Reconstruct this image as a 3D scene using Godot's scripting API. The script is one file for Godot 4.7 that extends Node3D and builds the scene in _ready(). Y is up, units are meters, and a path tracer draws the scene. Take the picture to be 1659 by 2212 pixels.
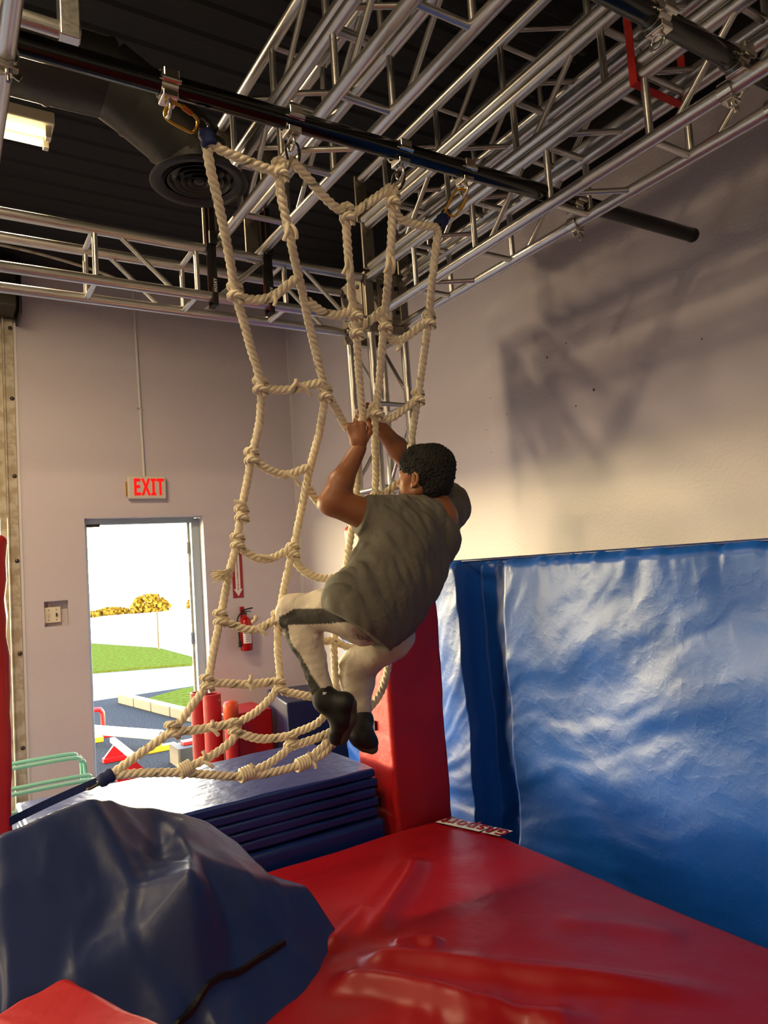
extends Node3D

# ---------------------------------------------------------------- mesh builder
class MB:
	var v := PackedVector3Array()
	var n := PackedVector3Array()
	var c := PackedColorArray()
	var i := PackedInt32Array()
	var uv := PackedVector2Array()
	var col := Color(1, 1, 1)
	func vert(p: Vector3, nn: Vector3, t := Vector2.ZERO) -> int:
		v.append(p); n.append(nn); c.append(col); uv.append(t)
		return v.size() - 1
	func tri(a: int, b: int, d: int) -> void:      # counter-clockwise seen from outside
		i.append(a); i.append(d); i.append(b)
	func quad(a: int, b: int, d: int, e: int) -> void:
		tri(a, b, d); tri(a, d, e)
	func flat_quad(a: Vector3, b: Vector3, d: Vector3, e: Vector3) -> void:
		var nn := (b - a).cross(d - a).normalized()
		quad(vert(a, nn, Vector2(0, 1)), vert(b, nn, Vector2(1, 1)), vert(d, nn, Vector2(1, 0)), vert(e, nn, Vector2(0, 0)))
	func box(ce: Vector3, s: Vector3, b := Basis()) -> void:
		var h := s * 0.5
		for ax in 3:
			for sg in [-1.0, 1.0]:
				var u := (ax + 1) % 3
				var w := (ax + 2) % 3
				var nn := Vector3.ZERO; nn[ax] = sg
				var q := []
				for k in [[-1, -1], [1, -1], [1, 1], [-1, 1]]:
					var p := Vector3.ZERO
					p[ax] = h[ax] * sg; p[u] = h[u] * k[0]; p[w] = h[w] * k[1]
					q.append(vert(ce + b * p, b * nn))
				if sg > 0: quad(q[0], q[1], q[2], q[3])
				else: quad(q[3], q[2], q[1], q[0])
	# box with rounded edges; sub = cells across each flat, disp(p, n) -> offset along n
	func rbox(ce: Vector3, s: Vector3, r: float, b := Basis(), sub := 1, arc := 2, disp = null) -> void:
		var h := s * 0.5
		r = minf(r, minf(h.x, minf(h.y, h.z)) * 0.98)
		for ax in 3:
			for sg in [-1.0, 1.0]:
				var u := (ax + 1) % 3
				var w := (ax + 2) % 3
				var lu := PackedFloat32Array(); var lw := PackedFloat32Array()
				for pair in [[lu, u], [lw, w]]:
					var inner: float = h[pair[1]] - r
					var tmp := PackedFloat32Array()
					for k in arc + 1:
						if k < arc: tmp.append(-inner - r * tan(PI / 4 * (1.0 - float(k) / arc)))
					for k in sub + 1: tmp.append(lerpf(-inner, inner, float(k) / sub))
					for k in arc: tmp.append(inner + r * tan(PI / 4 * float(k + 1) / arc))
					if pair[1] == u: lu = tmp
					else: lw = tmp
				var base := v.size()
				for a in lu:
					for d in lw:
						var p := Vector3.ZERO
						p[ax] = h[ax] * sg; p[u] = a; p[w] = d
						var q := p.clamp(-(h - Vector3(r, r, r)), h - Vector3(r, r, r))
						var nn := (p - q).normalized()
						var pp := q + nn * r
						if disp != null: pp += nn * float(disp.call(pp, nn))
						vert(ce + b * pp, b * nn)
				var m := lw.size()
				for a in lu.size() - 1:
					for d in m - 1:
						var k0 := base + a * m + d
						if sg > 0: quad(k0, k0 + m, k0 + m + 1, k0 + 1)
						else: quad(k0 + 1, k0 + m + 1, k0 + m, k0)
	func tube(path: PackedVector3Array, rad, sides := 8, cap := true, up := Vector3.ZERO) -> void:
		var cnt := path.size()
		var base := v.size()
		var fr := Vector3.ZERO
		for k in cnt:
			var t := (path[mini(k + 1, cnt - 1)] - path[maxi(k - 1, 0)]).normalized()
			if k == 0:
				fr = up if up != Vector3.ZERO else (Vector3.UP if absf(t.y) < 0.9 else Vector3.RIGHT)
			fr = (fr - t * fr.dot(t)).normalized()
			var bt := t.cross(fr)
			var r: float = rad if rad is float else rad[k]
			for q in sides:
				var an := TAU * q / sides
				var d := fr * cos(an) + bt * sin(an)
				vert(path[k] + d * r, d)
		for k in cnt - 1:
			for q in sides:
				var a := base + k * sides + q
				var e := base + k * sides + (q + 1) % sides
				quad(a, e, e + sides, a + sides)
		if cap:
			for en in [0, cnt - 1]:
				var t2 := (path[1] - path[0]).normalized() * -1.0 if en == 0 else (path[cnt - 1] - path[cnt - 2]).normalized()
				var ce := vert(path[en], t2)
				var ring := []
				for q in sides: ring.append(vert(v[base + en * sides + q], t2))
				for q in sides:
					if en == 0: tri(ce, ring[(q + 1) % sides], ring[q])
					else: tri(ce, ring[q], ring[(q + 1) % sides])
	# profile of (radius, height) pairs turned about an axis
	func lathe(prof: Array, at: Vector3, b := Basis(), segs := 20, smooth := true) -> void:
		for k in prof.size() - 1:
			var p0: Vector2 = prof[k]
			var p1: Vector2 = prof[k + 1]
			var d := (p1 - p0).normalized()
			var n0 := Vector2(d.y, -d.x); var n1 := n0
			if smooth:
				if k > 0: n0 = (n0 + _pn(prof[k - 1], p0)).normalized() if n0.dot(_pn(prof[k - 1], p0)) > 0.6 else n0
				if k < prof.size() - 2: n1 = (n1 + _pn(p1, prof[k + 2])).normalized() if n1.dot(_pn(p1, prof[k + 2])) > 0.6 else n1
			var base := v.size()
			for q in segs + 1:
				var an := TAU * q / segs
				var ra := Vector3(cos(an), 0, -sin(an))
				vert(at + b * (ra * p0.x + Vector3.UP * p0.y), b * (ra * n0.x + Vector3.UP * n0.y))
				vert(at + b * (ra * p1.x + Vector3.UP * p1.y), b * (ra * n1.x + Vector3.UP * n1.y))
			for q in segs:
				var a := base + q * 2
				quad(a, a + 2, a + 3, a + 1)
	func _pn(a: Vector2, b: Vector2) -> Vector2:
		var d := (b - a).normalized()
		return Vector2(d.y, -d.x)
	# surface over a (nu+1)x(nv+1) grid of points, normals from the shape
	func grid(pts: PackedVector3Array, nu: int, nv: int, flip := false) -> void:
		var base := v.size()
		for a in nu + 1:
			for b in nv + 1:
				var du := pts[mini(a + 1, nu) * (nv + 1) + b] - pts[maxi(a - 1, 0) * (nv + 1) + b]
				var dv := pts[a * (nv + 1) + mini(b + 1, nv)] - pts[a * (nv + 1) + maxi(b - 1, 0)]
				var nn := du.cross(dv).normalized()
				vert(pts[a * (nv + 1) + b], -nn if flip else nn, Vector2(float(a) / nu, float(b) / nv))
		for a in nu:
			for b in nv:
				var k := base + a * (nv + 1) + b
				if flip: quad(k, k + 1, k + nv + 2, k + nv + 1)
				else: quad(k, k + nv + 1, k + nv + 2, k + 1)
	func mesh() -> ArrayMesh:
		var arr := []
		arr.resize(Mesh.ARRAY_MAX)
		arr[Mesh.ARRAY_VERTEX] = v; arr[Mesh.ARRAY_NORMAL] = n; arr[Mesh.ARRAY_COLOR] = c; arr[Mesh.ARRAY_INDEX] = i; arr[Mesh.ARRAY_TEX_UV] = uv
		var m := ArrayMesh.new()
		m.add_surface_from_arrays(Mesh.PRIMITIVE_TRIANGLES, arr)
		return m

# ---------------------------------------------------------------- scene helpers
var used := {}
var cache := {}
var M := {}

func numbered(called: String) -> String:
	var k: int = used.get(called, 0)
	used[called] = k + 1
	return called if k == 0 else "%s_%03d" % [called, k]

func tag(o: Node, label: String, category := "", group := "", kind := "") -> Node:
	if label != "": o.set_meta("label", label)
	if category != "": o.set_meta("category", category)
	if group != "": o.set_meta("group", group)
	if kind != "": o.set_meta("kind", kind)
	return o

func put(mesh: Mesh, called: String, m: Material, parent: Node = null) -> MeshInstance3D:
	var o := MeshInstance3D.new()
	o.mesh = mesh
	o.material_override = m
	if parent == null:
		o.name = numbered(called)
		add_child(o)
	else:
		o.name = called
		parent.add_child(o, true)
	return o

func made(mb: MB, called: String, m: Material, parent: Node = null) -> MeshInstance3D:
	return put(mb.mesh(), called, m, parent)

func structure(mb: MB, called: String, m: Material, label := "") -> MeshInstance3D:
	var o := put(mb.mesh(), called, m)
	o.set_meta("kind", "structure")
	if label != "": o.set_meta("label", label)
	return o

func thing(called: String, label: String, category: String, at := Vector3.ZERO, group := "") -> Node3D:
	var o := Node3D.new()
	o.name = numbered(called)
	add_child(o)
	o.position = at
	tag(o, label, category, group)
	return o

func facing(dir: Vector3) -> Basis:      # basis whose y runs along dir
	var y := dir.normalized()
	var x := (Vector3.RIGHT if absf(y.x) < 0.9 else Vector3.FORWARD)
	var z := x.cross(y).normalized()
	return Basis(y.cross(z), y, z)

# straight round bar; alike bars share one mesh. a and b are in the parent's axes
func rod(parent: Node, called: String, a: Vector3, b: Vector3, r: float, m: Material, sides := 14) -> MeshInstance3D:
	var l := snappedf(a.distance_to(b), 0.001)
	var key := "%.3f/%.4f/%d" % [l, r, sides]
	if not cache.has(key):
		var mb := MB.new()
		mb.tube(PackedVector3Array([Vector3.ZERO, Vector3(0, l, 0)]), r, sides)
		cache[key] = mb.mesh()
	var o := put(cache[key], called, m, parent)
	o.transform = Transform3D(facing(b - a), a)
	return o

func bar(parent: Node, called: String, ce: Vector3, s: Vector3, m: Material, r := 0.004, turn := Basis()) -> MeshInstance3D:
	var key := "bar%.3f/%.3f/%.3f/%.4f" % [s.x, s.y, s.z, r]
	if not cache.has(key):
		var mb := MB.new()
		mb.rbox(Vector3.ZERO, s, r, Basis(), 1, 1)
		cache[key] = mb.mesh()
	var o := put(cache[key], called, m, parent)
	o.transform = Transform3D(turn, ce)
	return o

func smooth_path(pts: Array, step: float) -> PackedVector3Array:
	var cu := Curve3D.new()
	cu.bake_interval = step
	for k in pts.size():
		var t: Vector3 = (pts[mini(k + 1, pts.size() - 1)] - pts[maxi(k - 1, 0)]) / 6.0
		cu.add_point(pts[k], -t if k > 0 else Vector3.ZERO, t if k < pts.size() - 1 else Vector3.ZERO)
	return cu.get_baked_points()

func text(parent: Node, called: String, s: String, size: float, depth: float, m: Material, bold := true) -> MeshInstance3D:
	var f := SystemFont.new()
	f.font_names = PackedStringArray(["Droid Sans"])
	if bold: f.font_weight = 700
	var t := TextMesh.new()
	t.text = s; t.font = f; t.font_size = 64; t.pixel_size = size / 46.0; t.depth = depth
	return put(t, called, m, parent)

func noise_tex(freq: float, size := 512, seed_ := 1, oct := 4, kind := FastNoiseLite.TYPE_SIMPLEX_SMOOTH, ramp: Gradient = null) -> NoiseTexture2D:
	var f := FastNoiseLite.new()
	f.seed = seed_; f.frequency = freq; f.fractal_octaves = oct; f.noise_type = kind
	var t := NoiseTexture2D.new()
	t.width = size; t.height = size; t.seamless = true; t.noise = f
	if ramp != null: t.color_ramp = ramp
	return t

func ramp(a: Color, b: Color, lo := 0.0, hi := 1.0) -> Gradient:
	var g := Gradient.new()
	g.offsets = PackedFloat32Array([lo, hi]); g.colors = PackedColorArray([a, b])
	return g

func mat(name_: String, col: Color, rough: float, metal := 0.0) -> StandardMaterial3D:
	var m := StandardMaterial3D.new()
	m.resource_name = name_
	m.albedo_color = col; m.roughness = rough; m.metallic = metal
	M[name_] = m
	return m

func relief(m: StandardMaterial3D, tex: Texture2D, scale_cm: float, per_metre: float, world := false) -> void:
	m.heightmap_enabled = true
	m.heightmap_texture = tex
	m.heightmap_scale = scale_cm
	m.uv1_triplanar = true
	m.uv1_world_triplanar = world
	m.uv1_scale = Vector3(per_metre, per_metre, per_metre)

func tint(m: StandardMaterial3D, tex: Texture2D, per_metre: float, world := false) -> void:
	m.albedo_texture = tex
	m.uv1_triplanar = true
	m.uv1_world_triplanar = world
	m.uv1_scale = Vector3(per_metre, per_metre, per_metre)

# ---------------------------------------------------------------- smooth bodies
# bones: [a, ra, b, rb]; one surface around all of them
func body(mb: MB, bones: Array, cell: float, k: float, amp := 0.0, nz: FastNoiseLite = null, stretch := Basis(), cuts := [], paint = null) -> void:
	var lo := Vector3(1e9, 1e9, 1e9); var hi := -lo
	for bn in bones:
		for e in [[bn[0], bn[1]], [bn[2], bn[3]]]:
			var r3 := Vector3.ONE * (float(e[1]) + cell * 3 + amp)
			lo = lo.min(e[0] - r3); hi = hi.max(e[0] + r3)
	var nx := int((hi.x - lo.x) / cell) + 2; var ny := int((hi.y - lo.y) / cell) + 2; var nz_ := int((hi.z - lo.z) / cell) + 2
	var f := PackedFloat32Array(); f.resize(nx * ny * nz_); f.fill(1.0)
	var sxy := nx * ny
	for bn in bones:
		var a: Vector3 = bn[0]; var b: Vector3 = bn[2]
		var ra: float = bn[1]; var rb: float = bn[3]
		var mr := maxf(ra, rb) + k + cell * 2 + amp
		var l3 := ((a.min(b) - Vector3.ONE * mr - lo) / cell).floor()
		var h3 := ((a.max(b) + Vector3.ONE * mr - lo) / cell).ceil()
		var ab := b - a
		var il := 1.0 / maxf(ab.length_squared(), 1e-9)
		for z in range(maxi(0, int(l3.z)), mini(nz_, int(h3.z))):
			for y in range(maxi(0, int(l3.y)), mini(ny, int(h3.y))):
				var row := z * sxy + y * nx
				for x in range(maxi(0, int(l3.x)), mini(nx, int(h3.x))):
					var p := Vector3(lo.x + x * cell, lo.y + y * cell, lo.z + z * cell)
					var t := clampf((p - a).dot(ab) * il, 0.0, 1.0)
					var d := p.distance_to(a + ab * t) - ra - (rb - ra) * t
					var o := f[row + x]
					var h := maxf(k - absf(o - d), 0.0) / k
					f[row + x] = minf(o, d) - h * h * k * 0.25
	for z in nz_:
		for y in ny:
			for x in nx:
				var id := z * sxy + y * nx + x
				if absf(f[id]) < cell * 4 + amp:
					var p := Vector3(lo.x + x * cell, lo.y + y * cell, lo.z + z * cell)
					if nz != null: f[id] += amp * nz.get_noise_3dv(stretch * p)
					for ct in cuts: f[id] = maxf(f[id], (p - ct[0]).dot(ct[1])) if p.distance_to(ct[0]) < float(ct[2]) else f[id]
	var ids := {}
	var off := [0, 1, nx, nx + 1, sxy, sxy + 1, sxy + nx, sxy + nx + 1]
	var edges := [[0, 1], [2, 3], [4, 5], [6, 7], [0, 2], [1, 3], [4, 6], [5, 7], [0, 4], [1, 5], [2, 6], [3, 7]]
	var cp := [Vector3(0, 0, 0), Vector3(1, 0, 0), Vector3(0, 1, 0), Vector3(1, 1, 0), Vector3(0, 0, 1), Vector3(1, 0, 1), Vector3(0, 1, 1), Vector3(1, 1, 1)]
	for z in nz_ - 1:
		for y in ny - 1:
			for x in nx - 1:
				var id := z * sxy + y * nx + x
				var f0 := f[id]
				if absf(f0) > cell * 4: continue
				var neg := 0
				for o in off: neg += 1 if f[id + o] < 0.0 else 0
				if neg == 0 or neg == 8: continue
				var s := Vector3.ZERO; var cnt := 0
				for e in edges:
					var fa := f[id + off[e[0]]]; var fb := f[id + off[e[1]]]
					if (fa < 0.0) != (fb < 0.0):
						s += cp[e[0]].lerp(cp[e[1]], fa / (fa - fb)); cnt += 1
				s /= cnt
				var g := Vector3(
					lerpf(lerpf(f[id + 1] - f[id], f[id + nx + 1] - f[id + nx], s.y), lerpf(f[id + sxy + 1] - f[id + sxy], f[id + sxy + nx + 1] - f[id + sxy + nx], s.y), s.z),
					lerpf(lerpf(f[id + nx] - f[id], f[id + nx + 1] - f[id + 1], s.x), lerpf(f[id + sxy + nx] - f[id + sxy], f[id + sxy + nx + 1] - f[id + sxy + 1], s.x), s.z),
					lerpf(lerpf(f[id + sxy] - f[id], f[id + sxy + 1] - f[id + 1], s.x), lerpf(f[id + sxy + nx] - f[id + nx], f[id + sxy + nx + 1] - f[id + nx + 1], s.x), s.y))
				var pos := lo + (Vector3(x, y, z) + s) * cell
				if paint != null: mb.col = paint.call(pos)
				ids[id] = mb.vert(pos, g.normalized())
	var ax := [1, nx, sxy]
	for id in ids:
		for d in 3:
			var u: int = ax[(d + 1) % 3]; var w: int = ax[(d + 2) % 3]
			var e: int = id + ax[d]
			if (f[id] < 0.0) == (f[e] < 0.0): continue
			if not (ids.has(id - u) and ids.has(id - w) and ids.has(id - u - w)): continue
			if f[id] < 0.0: mb.quad(ids[id - u - w], ids[id - w], ids[id], ids[id - u])
			else: mb.quad(ids[id - u - w], ids[id - u], ids[id], ids[id - w])
	mb.col = Color(1, 1, 1)

# three-strand laid rope along a path
func rope(mb: MB, pts: Array, r := 0.0155, pitch := 0.075, step := 0.0085, phase := 0.0) -> void:
	var path := smooth_path(pts, step)
	var cnt := path.size()
	if cnt < 2: return
	var fr := Vector3.RIGHT
	var ring := 6
	var base := [0, 0, 0]
	var along := phase
	for s3 in 3: base[s3] = mb.v.size() + s3 * cnt * ring
	var vv := PackedVector3Array(); vv.resize(cnt * ring * 3)
	var nn := PackedVector3Array(); nn.resize(cnt * ring * 3)
	var cc := PackedColorArray(); cc.resize(cnt * ring * 3)
	for k in cnt:
		var t := (path[mini(k + 1, cnt - 1)] - path[maxi(k - 1, 0)]).normalized()
		if k == 0: fr = Vector3.RIGHT if absf(t.x) < 0.8 else Vector3.FORWARD
		else: along += path[k].distance_to(path[k - 1])
		fr = (fr - t * fr.dot(t)).normalized()
		var bt := t.cross(fr)
		for s3 in 3:
			var an := -TAU * along / pitch + TAU * s3 / 3.0
			var out := fr * cos(an) + bt * sin(an)
			var tang := (t - t.cross(out) * (TAU * r * 0.55 / pitch)).normalized()
			var side := tang.cross(out).normalized()
			var ce := path[k] + out * r * 0.50
			for q in ring:
				var a2 := TAU * q / ring
				var d := out * cos(a2) + side * sin(a2)
				var id := s3 * cnt * ring + k * ring + q
				vv[id] = ce + d * r * 0.54
				nn[id] = d
				cc[id] = Color(0.10, 0.13, 0.07) if s3 == 0 and q == 0 and fmod(along, pitch * 2.0) < pitch * 0.55 else Color(1, 1, 1)
	var uvs := PackedVector2Array(); uvs.resize(cnt * ring * 3)
	mb.v.append_array(vv); mb.n.append_array(nn); mb.c.append_array(cc); mb.uv.append_array(uvs)
	for s3 in 3:
		for k in cnt - 1:
			for q in ring:
				var a: int = base[s3] + k * ring + q
				var e: int = base[s3] + k * ring + (q + 1) % ring
				mb.quad(a, e, e + ring, a + ring)

const EYE := 1.8           # camera height
const BACK := -6.6         # inner face of the back wall
const RIGHT_WALL := 3.14   # inner face of the right wall
const CEIL := 4.56

func materials() -> void:
	var m := mat("painted stucco", Color(0.765, 0.74, 0.765), 0.62)
	relief(m, noise_tex(0.045, 1024, 3, 4), 0.16, 0.9, true)
	m = mat("painted reveal", Color(0.83, 0.83, 0.82), 0.55)
	m = mat("dark paint", Color(0.40, 0.40, 0.42), 0.6)
	m = mat("black deck", Color(0.030, 0.030, 0.032), 0.8)
	m = mat("concrete", Color(0.42, 0.42, 0.42), 0.8)
	tint(m, noise_tex(0.02, 512, 9, 5, FastNoiseLite.TYPE_SIMPLEX_SMOOTH, ramp(Color(0.8, 0.8, 0.8), Color(1, 1, 1))), 0.7)
	m = mat("aluminium", Color(0.80, 0.79, 0.78), 0.36, 0.95)
	m.roughness_texture = noise_tex(0.03, 256, 5, 4, FastNoiseLite.TYPE_SIMPLEX_SMOOTH, ramp(Color(0.75, 0.75, 0.75), Color(1, 1, 1)))
	m.uv1_triplanar = true; m.uv1_scale = Vector3(6, 6, 6)
	m = mat("weathered aluminium", Color(0.60, 0.57, 0.52), 0.45, 0.9)
	m = mat("polished steel", Color(0.82, 0.80, 0.76), 0.2, 1.0)
	m = mat("dark steel", Color(0.30, 0.28, 0.26), 0.4, 0.8)
	m = mat("brass plated", Color(0.80, 0.62, 0.25), 0.28, 1.0)
	m = mat("orange gate", Color(0.72, 0.38, 0.10), 0.35, 0.6)
	m = mat("black gloss pipe", Color(0.012, 0.012, 0.014), 0.16)
	m = mat("black duct", Color(0.075, 0.07, 0.065), 0.5)
	relief(m, noise_tex(0.02, 256, 12, 3), 0.25, 2.0)
	m = mat("black plastic", Color(0.03, 0.03, 0.033), 0.45)
	m = mat("rope", Color(0.93, 0.88, 0.77), 0.85)
	m.vertex_color_use_as_albedo = true
	relief(m, noise_tex(0.12, 256, 8, 3), 0.12, 14.0)
	m.rim_enabled = true; m.rim = 0.4
	m = mat("blue webbing", Color(0.06, 0.12, 0.32), 0.8)
	m = mat("black webbing", Color(0.03, 0.028, 0.03), 0.75)
	m = mat("red thread", Color(0.55, 0.08, 0.06), 0.75)
	m = mat("red webbing", Color(0.70, 0.10, 0.045), 0.75)
	m = mat("red vinyl", Color(0.57, 0.05, 0.085), 0.36)
	relief(m, noise_tex(0.012, 512, 21, 4), 0.25, 0.9)
	m = mat("red padding vinyl", Color(0.64, 0.05, 0.08), 0.44)
	relief(m, noise_tex(0.014, 512, 24, 4), 0.25, 1.3)
	m = mat("blue vinyl", Color(0.035, 0.30, 0.66), 0.40)
	relief(m, crease_tex(), 0.22, 0.8)
	m = mat("royal blue vinyl", Color(0.055, 0.15, 0.40), 0.32)
	relief(m, noise_tex(0.012, 512, 33, 4), 0.25, 1.4)
	m = mat("navy mat side", Color(0.035, 0.075, 0.17), 0.5)
	m = mat("navy nylon", Color(0.12, 0.18, 0.36), 0.42)
	relief(m, noise_tex(0.02, 512, 41, 3), 0.12, 1.6)
	m = mat("zipper tape", Color(0.012, 0.012, 0.014), 0.55)
	m = mat("navy block vinyl", Color(0.03, 0.07, 0.22), 0.4)
	m = mat("orange plastic", Color(0.80, 0.28, 0.07), 0.45)
	m = mat("teal tube", Color(0.50, 0.74, 0.66), 0.35)
	m = mat("white enamel", Color(0.86, 0.83, 0.74), 0.4)
	m = mat("grey steel", Color(0.52, 0.50, 0.46), 0.45, 0.4)
	m = mat("galvanised rail", Color(0.72, 0.69, 0.62), 0.5, 0.1)
	tint(m, noise_tex(0.02, 256, 15, 5, FastNoiseLite.TYPE_SIMPLEX_SMOOTH, ramp(Color(0.86, 0.83, 0.78), Color(1, 1, 1), 0.3, 0.6)), 1.5)
	m = mat("roller slat", Color(0.66, 0.58, 0.45), 0.5, 0.2)
	tint(m, noise_tex(0.02, 256, 16, 5, FastNoiseLite.TYPE_SIMPLEX_SMOOTH, ramp(Color(0.86, 0.82, 0.75), Color(1, 1, 1), 0.3, 0.6)), 2.0)
	m = mat("door frame paint", Color(0.62, 0.68, 0.72), 0.4)
	m = mat("sign housing", Color(0.80, 0.77, 0.72), 0.45)
	m = mat("exit letters", Color(0.9, 0.06, 0.06), 0.4)
	m.emission_enabled = true; m.emission = Color(1.0, 0.05, 0.06); m.emission_energy_multiplier = 0.9
	m = mat("sign red", Color(0.55, 0.03, 0.05), 0.4)
	m = mat("sign white", Color(0.86, 0.85, 0.84), 0.4)
	m = mat("extinguisher red", Color(0.62, 0.03, 0.04), 0.25)
	m = mat("print grey", Color(0.35, 0.34, 0.34), 0.5)
	m = mat("lamp tube glow", Color(1, 0.95, 0.8), 0.4)
	m.emission_enabled = true; m.emission = Color(1.0, 0.90, 0.66); m.emission_energy_multiplier = 9.0
	m = mat("skin", Color(0.515, 0.315, 0.195), 0.48)
	m.subsurf_scatter_enabled = true; m.subsurf_scatter_strength = 0.08
	m.vertex_color_use_as_albedo = true
	m = mat("black hair", Color(0.022, 0.018, 0.016), 0.85)
	m = mat("heather shirt", Color(0.40, 0.385, 0.355), 0.9)
	tint(m, noise_tex(0.25, 512, 51, 3, FastNoiseLite.TYPE_SIMPLEX_SMOOTH, ramp(Color(0.82, 0.82, 0.82), Color(1.0, 1.0, 1.0), 0.3, 0.7)), 3.0)
	m.heightmap_enabled = true; m.heightmap_texture = crease_tex(); m.heightmap_scale = 0.30
	m = mat("jogger cloth", Color(0.74, 0.70, 0.65), 0.85)
	relief(m, crease_tex(), 0.35, 2.4)
	m.vertex_color_use_as_albedo = true
	m = mat("black shoe", Color(0.022, 0.022, 0.024), 0.6)
	m = mat("shoe sole", Color(0.27, 0.23, 0.19), 0.8)
	m = mat("white print", Color(0.85, 0.85, 0.85), 0.6)
	m = mat("asphalt", Color(0.265, 0.27, 0.265), 0.9)
	tint(m, noise_tex(0.15, 512, 61, 4, FastNoiseLite.TYPE_SIMPLEX_SMOOTH, ramp(Color(0.72, 0.74, 0.78), Color(1, 1, 1), 0.25, 0.75)), 0.5)
	m = mat("pale road", Color(0.44, 0.43, 0.42), 0.9)
	m = mat("far concrete", Color(0.86, 0.84, 0.80), 0.9)
	m = mat("kerb stone", Color(0.46, 0.43, 0.37), 0.9)
	m = mat("lawn", Color(0.335, 0.365, 0.17), 0.95)
	tint(m, noise_tex(0.05, 512, 62, 4, FastNoiseLite.TYPE_SIMPLEX_SMOOTH, ramp(Color(0.85, 0.8, 0.7), Color(0.9, 1.0, 0.85), 0.3, 0.7)), 0.3)
	m = mat("autumn leaves", Color(0.50, 0.40, 0.15), 0.9)
	for q in ["asphalt", "pale road", "far concrete", "kerb stone", "lawn", "autumn leaves"]: M[q].metallic_specular = 0.0
	m = mat("trestle red", Color(0.72, 0.05, 0.07), 0.4)
	m = mat("trestle yellow", Color(0.80, 0.66, 0.14), 0.45)
	m = mat("trestle white", Color(0.86, 0.88, 0.88), 0.4)
	m = mat("grey block paint", Color(0.24, 0.255, 0.255), 0.8)

# sharp little creases in vinyl
func crease_tex() -> NoiseTexture2D:
	var f := FastNoiseLite.new()
	f.seed = 77; f.frequency = 0.006; f.noise_type = FastNoiseLite.TYPE_SIMPLEX_SMOOTH
	f.fractal_type = FastNoiseLite.FRACTAL_RIDGED; f.fractal_octaves = 4
	f.domain_warp_enabled = true; f.domain_warp_amplitude = 40.0; f.domain_warp_frequency = 0.008
	var t := NoiseTexture2D.new()
	t.width = 1024; t.height = 1024; t.seamless = true; t.noise = f
	return t

func _ready() -> void:
	# ---- camera
	var cam := Camera3D.new()
	cam.name = "camera"
	cam.fov = 70.996
	cam.keep_aspect = Camera3D.KEEP_HEIGHT
	cam.position = Vector3(0, EYE, 0)
	cam.rotation_degrees = Vector3(4.305, -32.209, -3.972)
	cam.near = 0.05
	cam.far = 300.0
	add_child(cam)
	cam.current = true
	# ---- sky, exposure
	var sm := ProceduralSkyMaterial.new()
	sm.sky_top_color = Color(0.25, 0.275, 0.32)
	sm.sky_horizon_color = Color(1.0, 0.915, 0.68)
	sm.sky_curve = 0.06
	sm.ground_bottom_color = Color(0.4, 0.4, 0.38)
	sm.ground_horizon_color = Color(0.5, 0.5, 0.48)
	sm.sky_energy_multiplier = 10.5
	sm.ground_energy_multiplier = 1.0
	var sky := Sky.new()
	sky.sky_material = sm
	var env := Environment.new()
	env.background_mode = Environment.BG_SKY
	env.sky = sky
	env.tonemap_mode = Environment.TONE_MAPPER_LINEAR
	env.tonemap_exposure = 0.54
	env.sdfgi_enabled = true
	env.ssao_enabled = true
	env.ssil_enabled = true
	var we := WorldEnvironment.new()
	we.name = "world_environment"
	we.environment = env
	add_child(we)
	materials()
	shell()
	outdoors()
	trusses()
	pads()
	rigging()
	climbing_net()
	climber()
	fittings()
	loose_things()

# ---------------------------------------------------------------- the room
func wall_piece(mb: MB, x0: float, x1: float, y0: float, y1: float, z0: float, z1: float) -> void:
	mb.box(Vector3((x0 + x1) / 2, (y0 + y1) / 2, (z0 + z1) / 2), Vector3(absf(x1 - x0), absf(y1 - y0), absf(z1 - z0)))

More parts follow.
